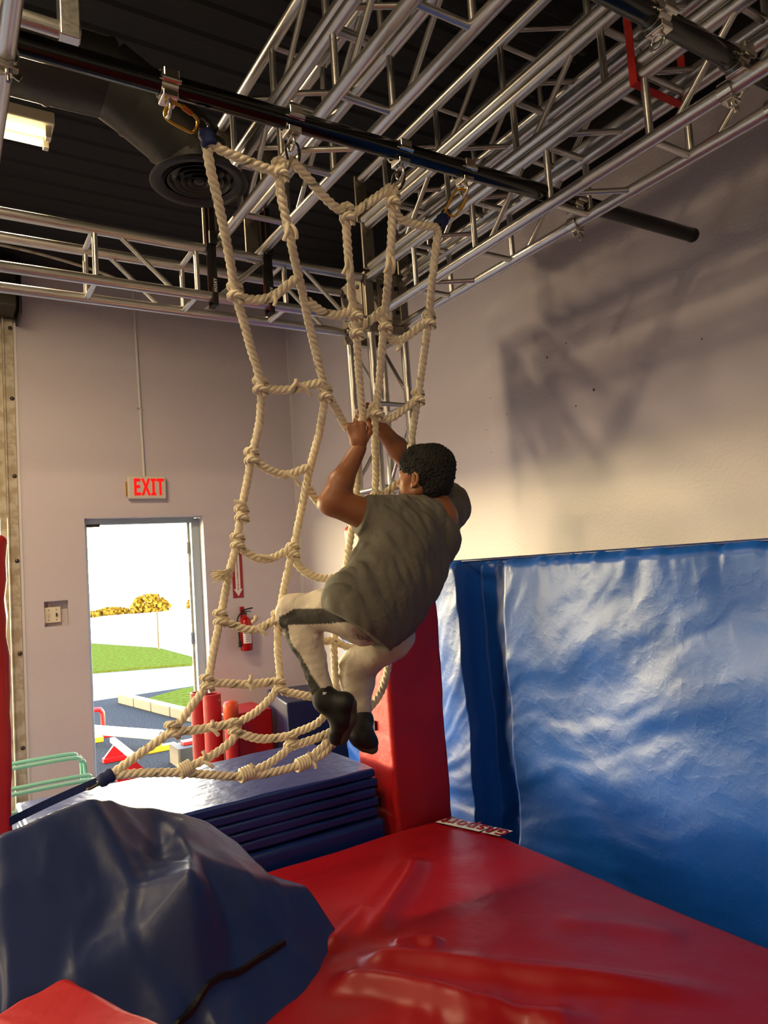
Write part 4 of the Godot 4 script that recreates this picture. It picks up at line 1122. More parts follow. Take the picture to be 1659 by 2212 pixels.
# ---------------------------------------------------------------- rope net
func climbing_net() -> void:
	var o := Vector3(1.2, 1.1, -2.5)
	var t := thing("climbing_net", "knotted white rope climbing net hanging from the black pole", "net", o)
	var lines := {
		"upright_rope": [[Vector3(0.736,3.125,-2.045),Vector3(0.755,3.075,-2.075),Vector3(0.788,3.005,-2.117),Vector3(0.831,2.917,-2.178),Vector3(0.868,2.836,-2.235),Vector3(0.894,2.772,-2.279),Vector3(0.937,2.700,-2.330),Vector3(0.977,2.627,-2.377),Vector3(1.038,2.514,-2.448),Vector3(1.061,2.399,-2.520),Vector3(1.051,2.300,-2.567),Vector3(1.043,2.258,-2.586),Vector3(1.038,2.165,-2.630),Vector3(1.024,2.061,-2.670),Vector3(1.014,1.972,-2.692),Vector3(1.010,1.925,-2.704),Vector3(0.985,1.829,-2.728),Vector3(0.969,1.740,-2.750),Vector3(0.946,1.642,-2.757),Vector3(0.912,1.529,-2.751),Vector3(0.875,1.402,-2.745),Vector3(0.804,1.318,-2.741),Vector3(0.732,1.252,-2.730),Vector3(0.606,1.190,-2.718),Vector3(0.502,1.139,-2.708)], [Vector3(0.985,3.112,-2.053),Vector3(0.993,3.064,-2.081),Vector3(1.021,3.007,-2.116),Vector3(1.051,2.956,-2.151),Vector3(1.088,2.891,-2.197),Vector3(1.140,2.804,-2.257),Vector3(1.193,2.712,-2.322),Vector3(1.262,2.591,-2.399),Vector3(1.313,2.501,-2.456),Vector3(1.321,2.444,-2.492),Vector3(1.319,2.343,-2.547),Vector3(1.301,2.220,-2.604),Vector3(1.292,2.121,-2.650),Vector3(1.273,2.001,-2.685),Vector3(1.253,1.894,-2.711),Vector3(1.231,1.795,-2.736),Vector3(1.209,1.683,-2.759),Vector3(1.189,1.613,-2.756),Vector3(1.177,1.498,-2.750),Vector3(1.169,1.355,-2.743),Vector3(1.077,1.271,-2.734),Vector3(0.974,1.229,-2.726),Vector3(0.964,1.187,-2.717),Vector3(0.888,1.144,-2.709),Vector3(0.756,1.107,-2.701)], [Vector3(1.249,3.042,-2.095),Vector3(1.268,2.981,-2.133),Vector3(1.307,2.893,-2.195),Vector3(1.357,2.784,-2.271),Vector3(1.398,2.703,-2.328),Vector3(1.443,2.582,-2.405),Vector3(1.481,2.486,-2.465),Vector3(1.510,2.417,-2.509),Vector3(1.518,2.314,-2.560),Vector3(1.524,2.223,-2.603),Vector3(1.537,2.111,-2.655),Vector3(1.525,1.955,-2.696),Vector3(1.509,1.817,-2.731),Vector3(1.491,1.679,-2.759),Vector3(1.438,1.506,-2.750),Vector3(1.429,1.391,-2.745),Vector3(1.414,1.278,-2.736),Vector3(1.328,1.184,-2.717),Vector3(1.192,1.152,-2.710),Vector3(1.186,1.112,-2.702),Vector3(1.086,1.066,-2.693),Vector3(0.989,1.049,-2.690)], [Vector3(1.418,3.150,-2.030),Vector3(1.425,3.100,-2.060),Vector3(1.445,3.021,-2.107),Vector3(1.464,2.941,-2.161),Vector3(1.490,2.831,-2.238),Vector3(1.505,2.758,-2.289),Vector3(1.525,2.668,-2.350),Vector3(1.551,2.540,-2.431),Vector3(1.565,2.443,-2.493),Vector3(1.587,2.334,-2.551),Vector3(1.614,2.224,-2.602),Vector3(1.633,2.118,-2.652),Vector3(1.650,1.951,-2.697),Vector3(1.659,1.747,-2.748),Vector3(1.631,1.586,-2.754),Vector3(1.611,1.447,-2.747),Vector3(1.596,1.329,-2.741),Vector3(1.530,1.203,-2.721),Vector3(1.418,1.143,-2.709),Vector3(1.333,1.089,-2.698),Vector3(1.242,1.044,-2.689)], [Vector3(1.644,3.067,-2.080),Vector3(1.654,2.996,-2.123),Vector3(1.681,2.883,-2.202),Vector3(1.709,2.779,-2.274),Vector3(1.733,2.653,-2.359),Vector3(1.756,2.506,-2.453),Vector3(1.768,2.414,-2.511),Vector3(1.774,2.322,-2.557),Vector3(1.790,2.168,-2.628),Vector3(1.797,1.946,-2.699),Vector3(1.784,1.676,-2.759),Vector3(1.718,1.434,-2.747),Vector3(1.632,1.245,-2.729),Vector3(1.436,1.122,-2.704)]],
		"edge_rope": [[Vector3(0.742,3.137,-2.038),Vector3(0.785,3.126,-2.044),Vector3(0.878,3.115,-2.051),Vector3(0.951,3.110,-2.054),Vector3(0.983,3.121,-2.047),Vector3(1.010,3.140,-2.036),Vector3(1.020,3.147,-2.032)], [Vector3(1.020,3.147,-2.032),Vector3(1.045,3.133,-2.040),Vector3(1.084,3.112,-2.053),Vector3(1.164,3.069,-2.079),Vector3(1.224,3.047,-2.092),Vector3(1.253,3.042,-2.095)], [Vector3(1.253,3.042,-2.095),Vector3(1.284,3.053,-2.088),Vector3(1.342,3.097,-2.062),Vector3(1.411,3.149,-2.031)], [Vector3(1.433,3.102,-2.059),Vector3(1.464,3.066,-2.080),Vector3(1.545,3.058,-2.085),Vector3(1.640,3.066,-2.080)], [Vector3(0.502,1.139,-2.708),Vector3(0.601,1.128,-2.706),Vector3(0.747,1.101,-2.700),Vector3(0.847,1.074,-2.695),Vector3(0.970,1.043,-2.689),Vector3(1.101,1.032,-2.686),Vector3(1.221,1.038,-2.688),Vector3(1.317,1.056,-2.691),Vector3(1.388,1.097,-2.699),Vector3(1.436,1.122,-2.704)]],
		"rung_rope": [[Vector3(0.894,2.772,-2.279),Vector3(0.933,2.760,-2.288),Vector3(0.976,2.761,-2.288),Vector3(1.033,2.778,-2.275),Vector3(1.070,2.807,-2.255),Vector3(1.107,2.838,-2.234)], [Vector3(1.162,2.782,-2.273),Vector3(1.200,2.767,-2.283),Vector3(1.253,2.750,-2.295),Vector3(1.311,2.753,-2.293),Vector3(1.358,2.775,-2.277)], [Vector3(1.399,2.712,-2.322),Vector3(1.428,2.736,-2.305),Vector3(1.461,2.763,-2.286),Vector3(1.500,2.797,-2.262)], [Vector3(1.522,2.721,-2.315),Vector3(1.559,2.698,-2.331),Vector3(1.603,2.699,-2.331),Vector3(1.656,2.735,-2.305),Vector3(1.711,2.776,-2.276)], [Vector3(1.041,2.503,-2.455),Vector3(1.095,2.493,-2.461),Vector3(1.170,2.498,-2.458),Vector3(1.234,2.516,-2.446),Vector3(1.293,2.530,-2.438)], [Vector3(1.316,2.496,-2.459),Vector3(1.360,2.460,-2.482),Vector3(1.404,2.415,-2.510),Vector3(1.445,2.374,-2.532),Vector3(1.484,2.376,-2.531),Vector3(1.512,2.412,-2.513)], [Vector3(1.510,2.417,-2.509),Vector3(1.535,2.439,-2.496),Vector3(1.564,2.447,-2.490)], [Vector3(1.565,2.443,-2.493),Vector3(1.602,2.419,-2.508),Vector3(1.647,2.421,-2.506),Vector3(1.705,2.461,-2.481),Vector3(1.757,2.502,-2.455)], [Vector3(1.047,2.259,-2.586),Vector3(1.089,2.225,-2.601),Vector3(1.151,2.200,-2.613),Vector3(1.212,2.194,-2.616),Vector3(1.288,2.221,-2.603)], [Vector3(1.295,2.152,-2.636),Vector3(1.341,2.103,-2.659),Vector3(1.387,2.059,-2.670),Vector3(1.465,2.044,-2.674),Vector3(1.534,2.072,-2.667)], [Vector3(1.537,2.111,-2.655),Vector3(1.588,2.091,-2.662),Vector3(1.633,2.118,-2.652)], [Vector3(1.633,2.118,-2.652),Vector3(1.679,2.114,-2.654),Vector3(1.720,2.148,-2.637),Vector3(1.782,2.178,-2.624)], [Vector3(1.010,1.925,-2.704),Vector3(1.046,1.895,-2.711),Vector3(1.106,1.864,-2.719),Vector3(1.176,1.868,-2.718),Vector3(1.252,1.908,-2.708)], [Vector3(1.257,1.862,-2.719),Vector3(1.304,1.806,-2.733),Vector3(1.382,1.770,-2.742),Vector3(1.448,1.768,-2.743),Vector3(1.502,1.786,-2.739)], [Vector3(1.510,1.807,-2.733),Vector3(1.575,1.763,-2.744),Vector3(1.658,1.768,-2.743)], [Vector3(1.659,1.747,-2.748),Vector3(1.735,1.717,-2.756),Vector3(1.794,1.738,-2.750)], [Vector3(0.946,1.642,-2.757),Vector3(0.998,1.610,-2.755),Vector3(1.064,1.583,-2.754),Vector3(1.124,1.591,-2.755),Vector3(1.188,1.624,-2.756)], [Vector3(1.190,1.600,-2.755),Vector3(1.262,1.526,-2.751),Vector3(1.367,1.506,-2.750),Vector3(1.437,1.498,-2.750)], [Vector3(1.437,1.498,-2.750),Vector3(1.519,1.458,-2.748),Vector3(1.611,1.447,-2.747)], [Vector3(0.875,1.402,-2.745),Vector3(0.954,1.389,-2.744),Vector3(1.048,1.372,-2.744),Vector3(1.170,1.369,-2.743)], [Vector3(1.169,1.351,-2.743),Vector3(1.187,1.326,-2.741),Vector3(1.253,1.302,-2.740),Vector3(1.323,1.282,-2.736),Vector3(1.413,1.274,-2.735)], [Vector3(0.732,1.252,-2.730),Vector3(0.796,1.239,-2.728),Vector3(0.867,1.237,-2.727),Vector3(0.975,1.236,-2.727)], [Vector3(0.969,1.209,-2.722),Vector3(1.007,1.186,-2.717),Vector3(1.080,1.159,-2.712),Vector3(1.188,1.151,-2.710)], [Vector3(1.188,1.112,-2.702),Vector3(1.243,1.116,-2.703),Vector3(1.318,1.124,-2.705),Vector3(1.418,1.143,-2.709)]],
	}
	var ph := 0.0
	for nm in lines:
		for L in lines[nm]:
			var loc := []
			for p in L: loc.append(p - o)
			var mb := MB.new()
			ph += 0.031
			rope(mb, loc, 0.0165 if nm != "rung_rope" else 0.0175, 0.072, 0.0085, ph)
			made(mb, nm, M["rope"], t)
	# knots: a turn and a half of rope around each joint
	var K: Array = [Vector3(0.894,2.772,-2.279),Vector3(1.041,2.500,-2.456),Vector3(1.044,2.255,-2.588),Vector3(1.012,1.936,-2.701),Vector3(1.025,2.043,-2.674),Vector3(0.946,1.642,-2.757),Vector3(0.875,1.402,-2.745),Vector3(0.732,1.252,-2.730),Vector3(1.711,2.776,-2.276),Vector3(0.984,3.114,-2.052),Vector3(1.253,3.040,-2.096),Vector3(1.421,3.113,-2.052),Vector3(1.315,2.493,-2.461),Vector3(1.253,1.889,-2.713),Vector3(1.189,1.618,-2.756),Vector3(1.168,1.347,-2.742),Vector3(0.971,1.223,-2.725),Vector3(1.189,1.133,-2.707),Vector3(1.395,2.711,-2.322),Vector3(1.514,2.744,-2.299),Vector3(1.565,2.443,-2.493),Vector3(1.373,2.765,-2.284),Vector3(1.756,2.506,-2.453)]
	for p in K:
		var mb := MB.new()
		var loc := []
		for k in 15:
			var an := TAU * 1.75 * k / 14.0
			loc.append(p - o + Vector3(cos(an) * 0.019, (k / 14.0 - 0.5) * 0.062 + 0.012 * sin(an), sin(an) * 0.019))
		rope(mb, loc, 0.0125, 0.06, 0.009)
		made(mb, "knot", M["rope"], t)
	var T: Array = [[Vector3(1.031,2.979,-2.122),Vector3(1.028,2.927,-2.151)],[Vector3(1.045,2.976,-2.125),Vector3(1.072,2.939,-2.142)],[Vector3(1.280,2.913,-2.169),Vector3(1.277,2.867,-2.193)],[Vector3(1.291,2.914,-2.168),Vector3(1.312,2.860,-2.198)],[Vector3(1.448,2.942,-2.148),Vector3(1.447,2.891,-2.176)],[Vector3(1.464,2.945,-2.147),Vector3(1.481,2.895,-2.173)],[Vector3(1.179,2.521,-2.432),Vector3(1.248,2.476,-2.452)],[Vector3(1.164,2.500,-2.445),Vector3(1.173,2.529,-2.418)],[Vector3(1.186,2.199,-2.602),Vector3(1.257,2.151,-2.616)],[Vector3(0.986,2.092,-2.650),Vector3(1.031,2.076,-2.646)],[Vector3(1.101,1.877,-2.704),Vector3(1.162,1.859,-2.700)],[Vector3(1.080,1.593,-2.743),Vector3(1.123,1.557,-2.733)],[Vector3(1.071,1.612,-2.744),Vector3(1.084,1.638,-2.737)],[Vector3(1.024,1.377,-2.732),Vector3(1.048,1.353,-2.723)],[Vector3(1.038,1.385,-2.732),Vector3(1.045,1.410,-2.726)],[Vector3(0.863,1.239,-2.716),Vector3(0.896,1.208,-2.702)],[Vector3(0.868,1.239,-2.716),Vector3(0.878,1.265,-2.713)],[Vector3(0.833,1.133,-2.695),Vector3(0.830,1.164,-2.693)],[Vector3(0.832,1.125,-2.693),Vector3(0.861,1.100,-2.680)],[Vector3(1.598,2.695,-2.321),Vector3(1.588,2.656,-2.338)],[Vector3(1.254,1.053,-2.679),Vector3(1.247,1.082,-2.676)],[Vector3(1.261,1.043,-2.677),Vector3(1.273,1.016,-2.663)],[Vector3(1.014,1.062,-2.680),Vector3(1.005,1.085,-2.677)],[Vector3(1.029,2.774,-2.266),Vector3(1.036,2.746,-2.278)]]
	for q in T:
		var mb := MB.new()
		var mid: Vector3 = (q[0] + q[1]) / 2.0 + Vector3(0.004, 0.0, 0.008)
		mb.tube(smooth_path([q[0] - o, mid - o, q[1] - o], 0.012), 0.0075, 8)
		made(mb, "strand_end", M["rope"], t)
	var W: Array = [[Vector3(0.743,1.103,-2.701),Vector3(0.786,1.116,-2.703)],[Vector3(0.966,1.044,-2.689),Vector3(1.023,1.054,-2.691)],[Vector3(1.200,1.035,-2.687),Vector3(1.258,1.045,-2.689)]]
	for q in W:
		var mb := MB.new()
		var a: Vector3 = q[0] - o; var b: Vector3 = q[1] - o
		var bs := facing(b - a); var l := a.distance_to(b)
		var loc := []
		for k in 61:
			var an := TAU * 5.0 * k / 60.0
			loc.append(a + bs * Vector3(cos(an) * 0.023, l * k / 60.0, sin(an) * 0.023))
		mb.tube(PackedVector3Array(loc), 0.0065, 6)
		made(mb, "whipping", M["rope"], t)
	# frayed end
	var fr: Array = [Vector3(0.987,1.838,-2.716),Vector3(0.956,1.816,-2.711),Vector3(0.928,1.804,-2.714)]
	var rng := RandomNumberGenerator.new(); rng.seed = 3
	var fm := MB.new()
	for k in 70:
		var d := Vector3(rng.randf_range(-1, 1), rng.randf_range(-1, 1), rng.randf_range(-1, 1)) * 0.026
		fm.tube(PackedVector3Array([fr[0] - o, fr[1] - o + d * 0.35, fr[2] - o + d]), 0.0016, 4, false)
	var fo := made(fm, "frayed_end", M["rope"], t)
	fo.set_meta("kind", "stuff")
	# blue tape at the three thimble corners
	var C: Array = [Vector3(0.734,3.139,-2.037),Vector3(1.020,3.147,-2.032),Vector3(1.414,3.152,-2.029),Vector3(1.644,3.081,-2.072)]
	for q in [[C[0] + Vector3(0.004, 0.004, 0), Vector3(0.3, -1, 0)], [C[3] + Vector3(0.004, 0.0, 0), Vector3(-0.8, -1, 0)], [Vector3(0.495,1.137,-2.707), Vector3(1, 0.4, 0)]]:
		var wr := MB.new()
		var bs: Basis = facing(q[1])
		wr.lathe([Vector2(0.010, -0.034), Vector2(0.021, -0.030), Vector2(0.026, -0.014), Vector2(0.022, -0.002), Vector2(0.027, 0.010), Vector2(0.022, 0.020), Vector2(0.018, 0.022)], q[0] - o, bs, 14)
		made(wr, "tape_wrap", M["blue webbing"], t)
		var th := MB.new()
		var ring := PackedVector3Array()
		for k in 15: ring.append(q[0] - o + bs * Vector3(0.018 * cos(TAU * k / 14.0), -0.045 + 0.026 * sin(TAU * k / 14.0), 0))
		th.tube(ring, 0.005, 7, false)
		made(th, "thimble", M["dark steel"], t)
	# hold-down strap from the low corner
	var S: Array = [Vector3(0.480,1.134,-2.707),Vector3(0.348,1.091,-2.750),Vector3(0.248,1.064,-2.750),Vector3(0.189,1.061,-2.700)]
	var sp := thing("hold_down_strap", "dark blue strap pulling the low corner of the net leftwards", "strap", S[0])
	var sm := MB.new()
	var pth := smooth_path(S, 0.03)
	for k in pth.size() - 1:
		var a: Vector3 = pth[k] - S[0]; var b: Vector3 = pth[k + 1] - S[0]
		var up := Vector3(0.1, 0.012, 0.1).normalized() * 0.0 + Vector3.UP * 0.014
		var dp := Vector3(0, 0, 0.003)
		for f in [[a - up + dp, b - up + dp, b + up + dp, a + up + dp], [b - up, a - up, a + up, b + up], [a + up, a + up + dp, b + up + dp, b + up], [a - up + dp, a - up, b - up, b - up + dp]]:
			sm.flat_quad(f[0], f[1], f[2], f[3])
	made(sm, "webbing", M["blue webbing"], sp)
	rod(sp, "hook", Vector3(0.03, 0.012, 0), Vector3(-0.02, -0.008, 0), 0.006, M["polished steel"], 8)

# ---------------------------------------------------------------- the climber
func climber() -> void:
	var o := Vector3(1.5, 1.10, -2.6)
	var t := thing("person", "person in grey t-shirt and pale joggers climbing the rope net, back turned", "person", o)
	var J := {"head": Vector3(1.763,2.153,-2.460), "neck": Vector3(1.789,2.041,-2.450), "chest": Vector3(1.705,1.901,-2.450), "belly": Vector3(1.599,1.736,-2.460), "pelvis": Vector3(1.477,1.615,-2.500), "lsh": Vector3(1.571,1.988,-2.460), "lel": Vector3(1.329,2.066,-2.500), "lwr": Vector3(1.465,2.283,-2.480), "lha": Vector3(1.450,2.381,-2.470), "rsh": Vector3(1.984,2.057,-2.620), "rel": Vector3(1.886,2.271,-2.740), "rwr": Vector3(1.653,2.450,-2.660), "rha": Vector3(1.511,2.459,-2.620), "lhip": Vector3(1.371,1.650,-2.440), "lkn": Vector3(1.231,1.640,-2.700), "lan": Vector3(1.275,1.324,-2.560), "rhip": Vector3(1.606,1.512,-2.560), "rkn": Vector3(1.527,1.378,-2.740), "ran": Vector3(1.494,1.188,-2.660)}
	for k in J: J[k] -= o
	var nz := FastNoiseLite.new(); nz.seed = 11; nz.frequency = 9.0; nz.fractal_octaves = 3
	# --- skin: neck, arms, torso core, head, hands
	var mb := MB.new()
	var lm: Vector3 = J.lel.lerp(J.lwr, 0.35); var rm: Vector3 = J.rel.lerp(J.rwr, 0.35)
	body(mb, [
		[J.lsh, 0.062, J.lel, 0.046], [J.lsh.lerp(J.lel, 0.45) + Vector3(0, -0.012, 0), 0.058, J.lel.lerp(J.lsh, 0.12), 0.048],
		[J.lel, 0.045, lm, 0.047], [lm, 0.047, J.lwr, 0.031],
		[J.rsh, 0.060, J.rel, 0.046], [J.rel, 0.045, rm, 0.045], [rm, 0.045, J.rwr, 0.029],
		[J.lsh, 0.055, J.rsh, 0.055], [J.chest, 0.09, J.belly, 0.08],
		[J.neck + Vector3(0.02, -0.05, 0.02), 0.075, J.head + Vector3(0.015, -0.05, 0.01), 0.058],
	], 0.010, 0.03)
	# head: axes of the skull
	var hd: Vector3 = J.head
	var fwd := Vector3(-0.50, 0.10, -0.86).normalized()
	var left := Vector3.UP.cross(fwd).normalized()
	var upv := fwd.cross(left).normalized()
	upv = (upv + left * -0.12).normalized()
	var H := func(f: float, l: float, u: float) -> Vector3: return hd + fwd * f + left * l + upv * u
	var bones := [
		[H.call(-0.022, 0, 0.030), 0.082, H.call(0.030, 0, 0.030), 0.078],
		[H.call(0.036, 0, 0.0), 0.066, H.call(0.050, 0, -0.055), 0.046],
		[H.call(0.050, 0.022, -0.050), 0.040, H.call(0.062, 0.0, -0.082), 0.028], [H.call(0.050, -0.022, -0.050), 0.040, H.call(0.062, 0.0, -0.082), 0.028],
		[H.call(0.0, 0.045, -0.045), 0.030, H.call(0.060, 0.018, -0.080), 0.024], [H.call(0.0, -0.045, -0.045), 0.030, H.call(0.060, -0.018, -0.080), 0.024],
		[H.call(0.098, 0, 0.020), 0.010, H.call(0.116, 0, -0.022), 0.013], [H.call(0.100, 0.012, -0.026), 0.010, H.call(0.100, -0.012, -0.026), 0.010],
		[H.call(0.088, 0.030, 0.030), 0.012, H.call(0.092, -0.030, 0.030), 0.012],
		[H.call(0.094, 0.016, -0.056), 0.008, H.call(0.094, -0.016, -0.056), 0.008], [H.call(0.090, 0.014, -0.068), 0.009, H.call(0.090, -0.014, -0.068), 0.009],
		[H.call(0.060, 0.042, -0.012), 0.026, H.call(0.066, 0.036, -0.030), 0.024], [H.call(0.060, -0.042, -0.012), 0.026, H.call(0.066, -0.036, -0.030), 0.024],
	]
	body(mb, bones, 0.0045, 0.022)
	# ears: rim and lobe
	for s in [1.0, -1.0]:
		var eb := []
		for k in 9:
			var a0 := -2.2 + 4.4 * k / 9.0; var a1 := -2.2 + 4.4 * (k + 1) / 9.0
			eb.append([H.call(0.004 - cos(a0) * 0.016, s * (0.086 + 0.006 * cos(a0)), -0.004 + sin(a0) * 0.027), 0.0055, H.call(0.004 - cos(a1) * 0.016, s * (0.086 + 0.006 * cos(a1)), -0.004 + sin(a1) * 0.027), 0.0055])
		eb.append([H.call(0.010, s * 0.078, 0.012), 0.011, H.call(0.010, s * 0.078, -0.022), 0.011])
		eb.append([H.call(0.012, s * 0.083, -0.028), 0.009, H.call(0.014, s * 0.080, -0.036), 0.008])
		body(mb, eb, 0.003, 0.006)
	# hands: palm, four bent fingers, thumb
	hand(mb, J.lwr, J.lha, Vector3(-0.45, -0.1, 0.88), 1.0, 1.0)
	hand(mb, J.rwr, J.rha, Vector3(0.0, 0.6, -0.8), -1.0, 0.42)
	made(mb, "body", M["skin"], t)
	# eyes
	for s in [1.0, -1.0]:
		var e := MB.new()
		var dsh := SphereMesh.new(); dsh.radius = 0.0115; dsh.height = 0.023; dsh.radial_segments = 16; dsh.rings = 8
		var en := put(dsh, "eye", M["sign white"], t)
		en.position = H.call(0.084, s * 0.032, 0.008)
		e.lathe([Vector2(0.0058, 0.0), Vector2(0.004, 0.0012), Vector2(0, 0.0016)], Vector3.ZERO, facing(fwd), 12)
		var ir := made(e, "iris", M["black hair"], en)
		ir.position = fwd * 0.0108
	# hair: tight curls
	var hb := MB.new()
	var hn := FastNoiseLite.new(); hn.seed = 5; hn.frequency = 85.0; hn.fractal_octaves = 2
	body(hb, [
		[H.call(-0.030, 0, 0.052), 0.098, H.call(0.020, 0, 0.062), 0.090],
		[H.call(-0.050, 0.0, 0.0), 0.074, H.call(-0.035, 0, 0.05), 0.090], [H.call(-0.055, 0.025, -0.035), 0.045, H.call(-0.055, -0.025, -0.035), 0.045],
		[H.call(-0.02, 0.04, 0.03), 0.052, H.call(0.035, 0.035, 0.060), 0.048], [H.call(-0.02, -0.04, 0.03), 0.052, H.call(0.035, -0.035, 0.060), 0.048],
	], 0.0050, 0.03, 0.010, hn)
	made(hb, "hair", M["black hair"], t)
	# shirt
	var sb := MB.new()
	var folds := FastNoiseLite.new(); folds.seed = 19; folds.frequency = 1.0; folds.fractal_type = FastNoiseLite.FRACTAL_RIDGED; folds.fractal_octaves = 2
	var sd: Vector3 = (J.lel - J.lsh).normalized()
	var rd: Vector3 = (J.rel - J.rsh).normalized()
	var lc: Vector3 = J.lsh.lerp(J.lel, 0.50); var rc: Vector3 = J.rsh.lerp(J.rel, 0.5)
	var spine: Vector3 = (J.neck - J.pelvis).normalized()
	var across: Vector3 = (J.rsh - J.lsh).normalized()
	var bk := across.cross(spine).normalized()       # towards the back of the body
	if bk.z < 0: bk = -bk
	var hl: Vector3 = Vector3(1.352,1.687,-2.430) - o; var hr: Vector3 = Vector3(1.571,1.631,-2.500) - o; var hb2: Vector3 = Vector3(1.476,1.581,-2.460) - o
	var hm: Vector3 = Vector3(1.404,1.618,-2.430) - o
	var s1: Vector3 = Vector3(1.539,1.887,-2.430) - o; var s2: Vector3 = Vector3(1.459,1.781,-2.430) - o
	# folds hang mostly down the back, with a slant
	var weave := Basis(across * 7.0 + spine * 2.0, spine * 2.6, bk * 5.0).transposed()
	body(sb, [
		[J.lsh + sd * -0.02, 0.092, lc + sd * 0.03 + Vector3(0, -0.018, 0), 0.084],
		[J.rsh + rd * -0.02, 0.092, rc + rd * 0.02, 0.080],
		[J.lsh + bk * 0.015, 0.088, J.rsh + bk * 0.015, 0.088],
		[J.lsh.lerp(J.rsh, 0.15) - spine * 0.06, 0.105, J.lsh.lerp(J.rsh, 0.85) - spine * 0.06, 0.110],
		[J.chest - across * 0.09 + bk * 0.01, 0.122, J.belly - across * 0.085, 0.125], [J.chest + across * 0.10 + bk * 0.01, 0.125, J.belly + across * 0.085, 0.130],
		[s1, 0.085, s2, 0.085], [s2, 0.085, hl, 0.080],
		[J.belly - across * 0.085, 0.126, hl, 0.085], [J.belly + across * 0.085, 0.132, hr, 0.125], [hl, 0.085, hm, 0.112], [hm, 0.112, hb2, 0.104], [hr, 0.125, hb2, 0.104], [J.belly - across * 0.05, 0.125, hm, 0.112],
		[J.neck - spine * 0.03, 0.078, J.neck + spine * 0.01, 0.068],
	], 0.0085, 0.075, 0.014, folds, weave, [
		[hb2 - spine * 0.076, -spine, 0.5], [lc, sd, 0.16], [rc, rd, 0.16], [J.neck + spine * 0.022, (spine + Vector3(-0.15, 0.25, -0.1)).normalized(), 0.11],
	])
	made(sb, "shirt", M["heather shirt"], t)
	# joggers with the dark side stripe
	var stripe: Array = [Vector3(1.458,1.625,-2.330),Vector3(1.324,1.632,-2.360),Vector3(1.264,1.630,-2.490),Vector3(1.218,1.628,-2.600),Vector3(1.194,1.614,-2.680),Vector3(1.195,1.519,-2.660),Vector3(1.204,1.414,-2.600),Vector3(1.236,1.339,-2.560)]
	for k in stripe.size(): stripe[k] -= o
	var paint := func(p: Vector3) -> Color:
		var best := 1e9
		for k in stripe.size() - 1:
			var a: Vector3 = stripe[k]; var b: Vector3 = stripe[k + 1]
			best = minf(best, p.distance_to(Geometry3D.get_closest_point_to_segment(p, a, b)))
		return Color(0.055, 0.055, 0.06) if best < 0.034 else Color(1, 1, 1)
	var jb := MB.new()
	var lca: Vector3 = J.lkn.lerp(J.lan, 0.33); var rca: Vector3 = J.rkn.lerp(J.ran, 0.33)
	body(jb, [
		[J.pelvis - across * 0.05, 0.115, J.pelvis + across * 0.06, 0.115],
		[J.lhip, 0.106, J.lkn, 0.064], [J.lkn, 0.063, lca + Vector3(0.008, 0, 0.012), 0.064], [lca + Vector3(0.008, 0, 0.012), 0.064, J.lan, 0.040],
		[J.rhip, 0.100, J.rkn, 0.070], [J.rkn, 0.068, rca, 0.066], [rca, 0.066, J.ran, 0.042],
	], 0.0070, 0.035, 0.007, nz, Basis.from_scale(Vector3(1.0, 1.7, 1.0)), [[J.lan, (J.lan - J.lkn).normalized(), 0.1], [J.ran, (J.ran - J.rkn).normalized(), 0.1]], paint)
	made(jb, "joggers", M["jogger cloth"], t)
	# shoes
	for q in [[[Vector3(1.283,1.296,-2.560),Vector3(1.334,1.285,-2.500),Vector3(1.334,1.228,-2.530),Vector3(1.332,1.142,-2.580)], Vector3(0.75, -0.25, 0.6)], [[Vector3(1.494,1.168,-2.660),Vector3(1.440,1.150,-2.640),Vector3(1.458,1.119,-2.600),Vector3(1.483,1.092,-2.580)], Vector3(0.2, -0.95, 0.15)]]:
		var p := []
		for e in q[0]: p.append(e - o)
		var s := MB.new()
		body(s, [[p[0] + (p[0] - p[3]) * 0.25, 0.036, p[0], 0.040], [p[0], 0.040, p[1], 0.034], [p[1], 0.036, p[2], 0.040], [p[2], 0.040, p[3], 0.034], [p[0], 0.040, p[2], 0.040]], 0.007, 0.03)
		var so := made(s, "shoe", M["black shoe"], t)
		var dn: Vector3 = (q[1] as Vector3).normalized()
		var soleb := MB.new()
		body(soleb, [[p[1] + dn * 0.026, 0.024, p[2] + dn * 0.028, 0.031], [p[2] + dn * 0.028, 0.031, p[3] + dn * 0.022, 0.026]], 0.007, 0.02, 0.0, null, Basis(), [])
		made(soleb, "sole", M["shoe sole"], so)
		var tb := MB.new()
		tb.rbox(p[0] + (p[0] - p[3]).normalized() * 0.035 + Vector3(-0.01, 0.0, 0.036), Vector3(0.018, 0.010, 0.008), 0.003)
		made(tb, "heel_tab", M["white print"], so)

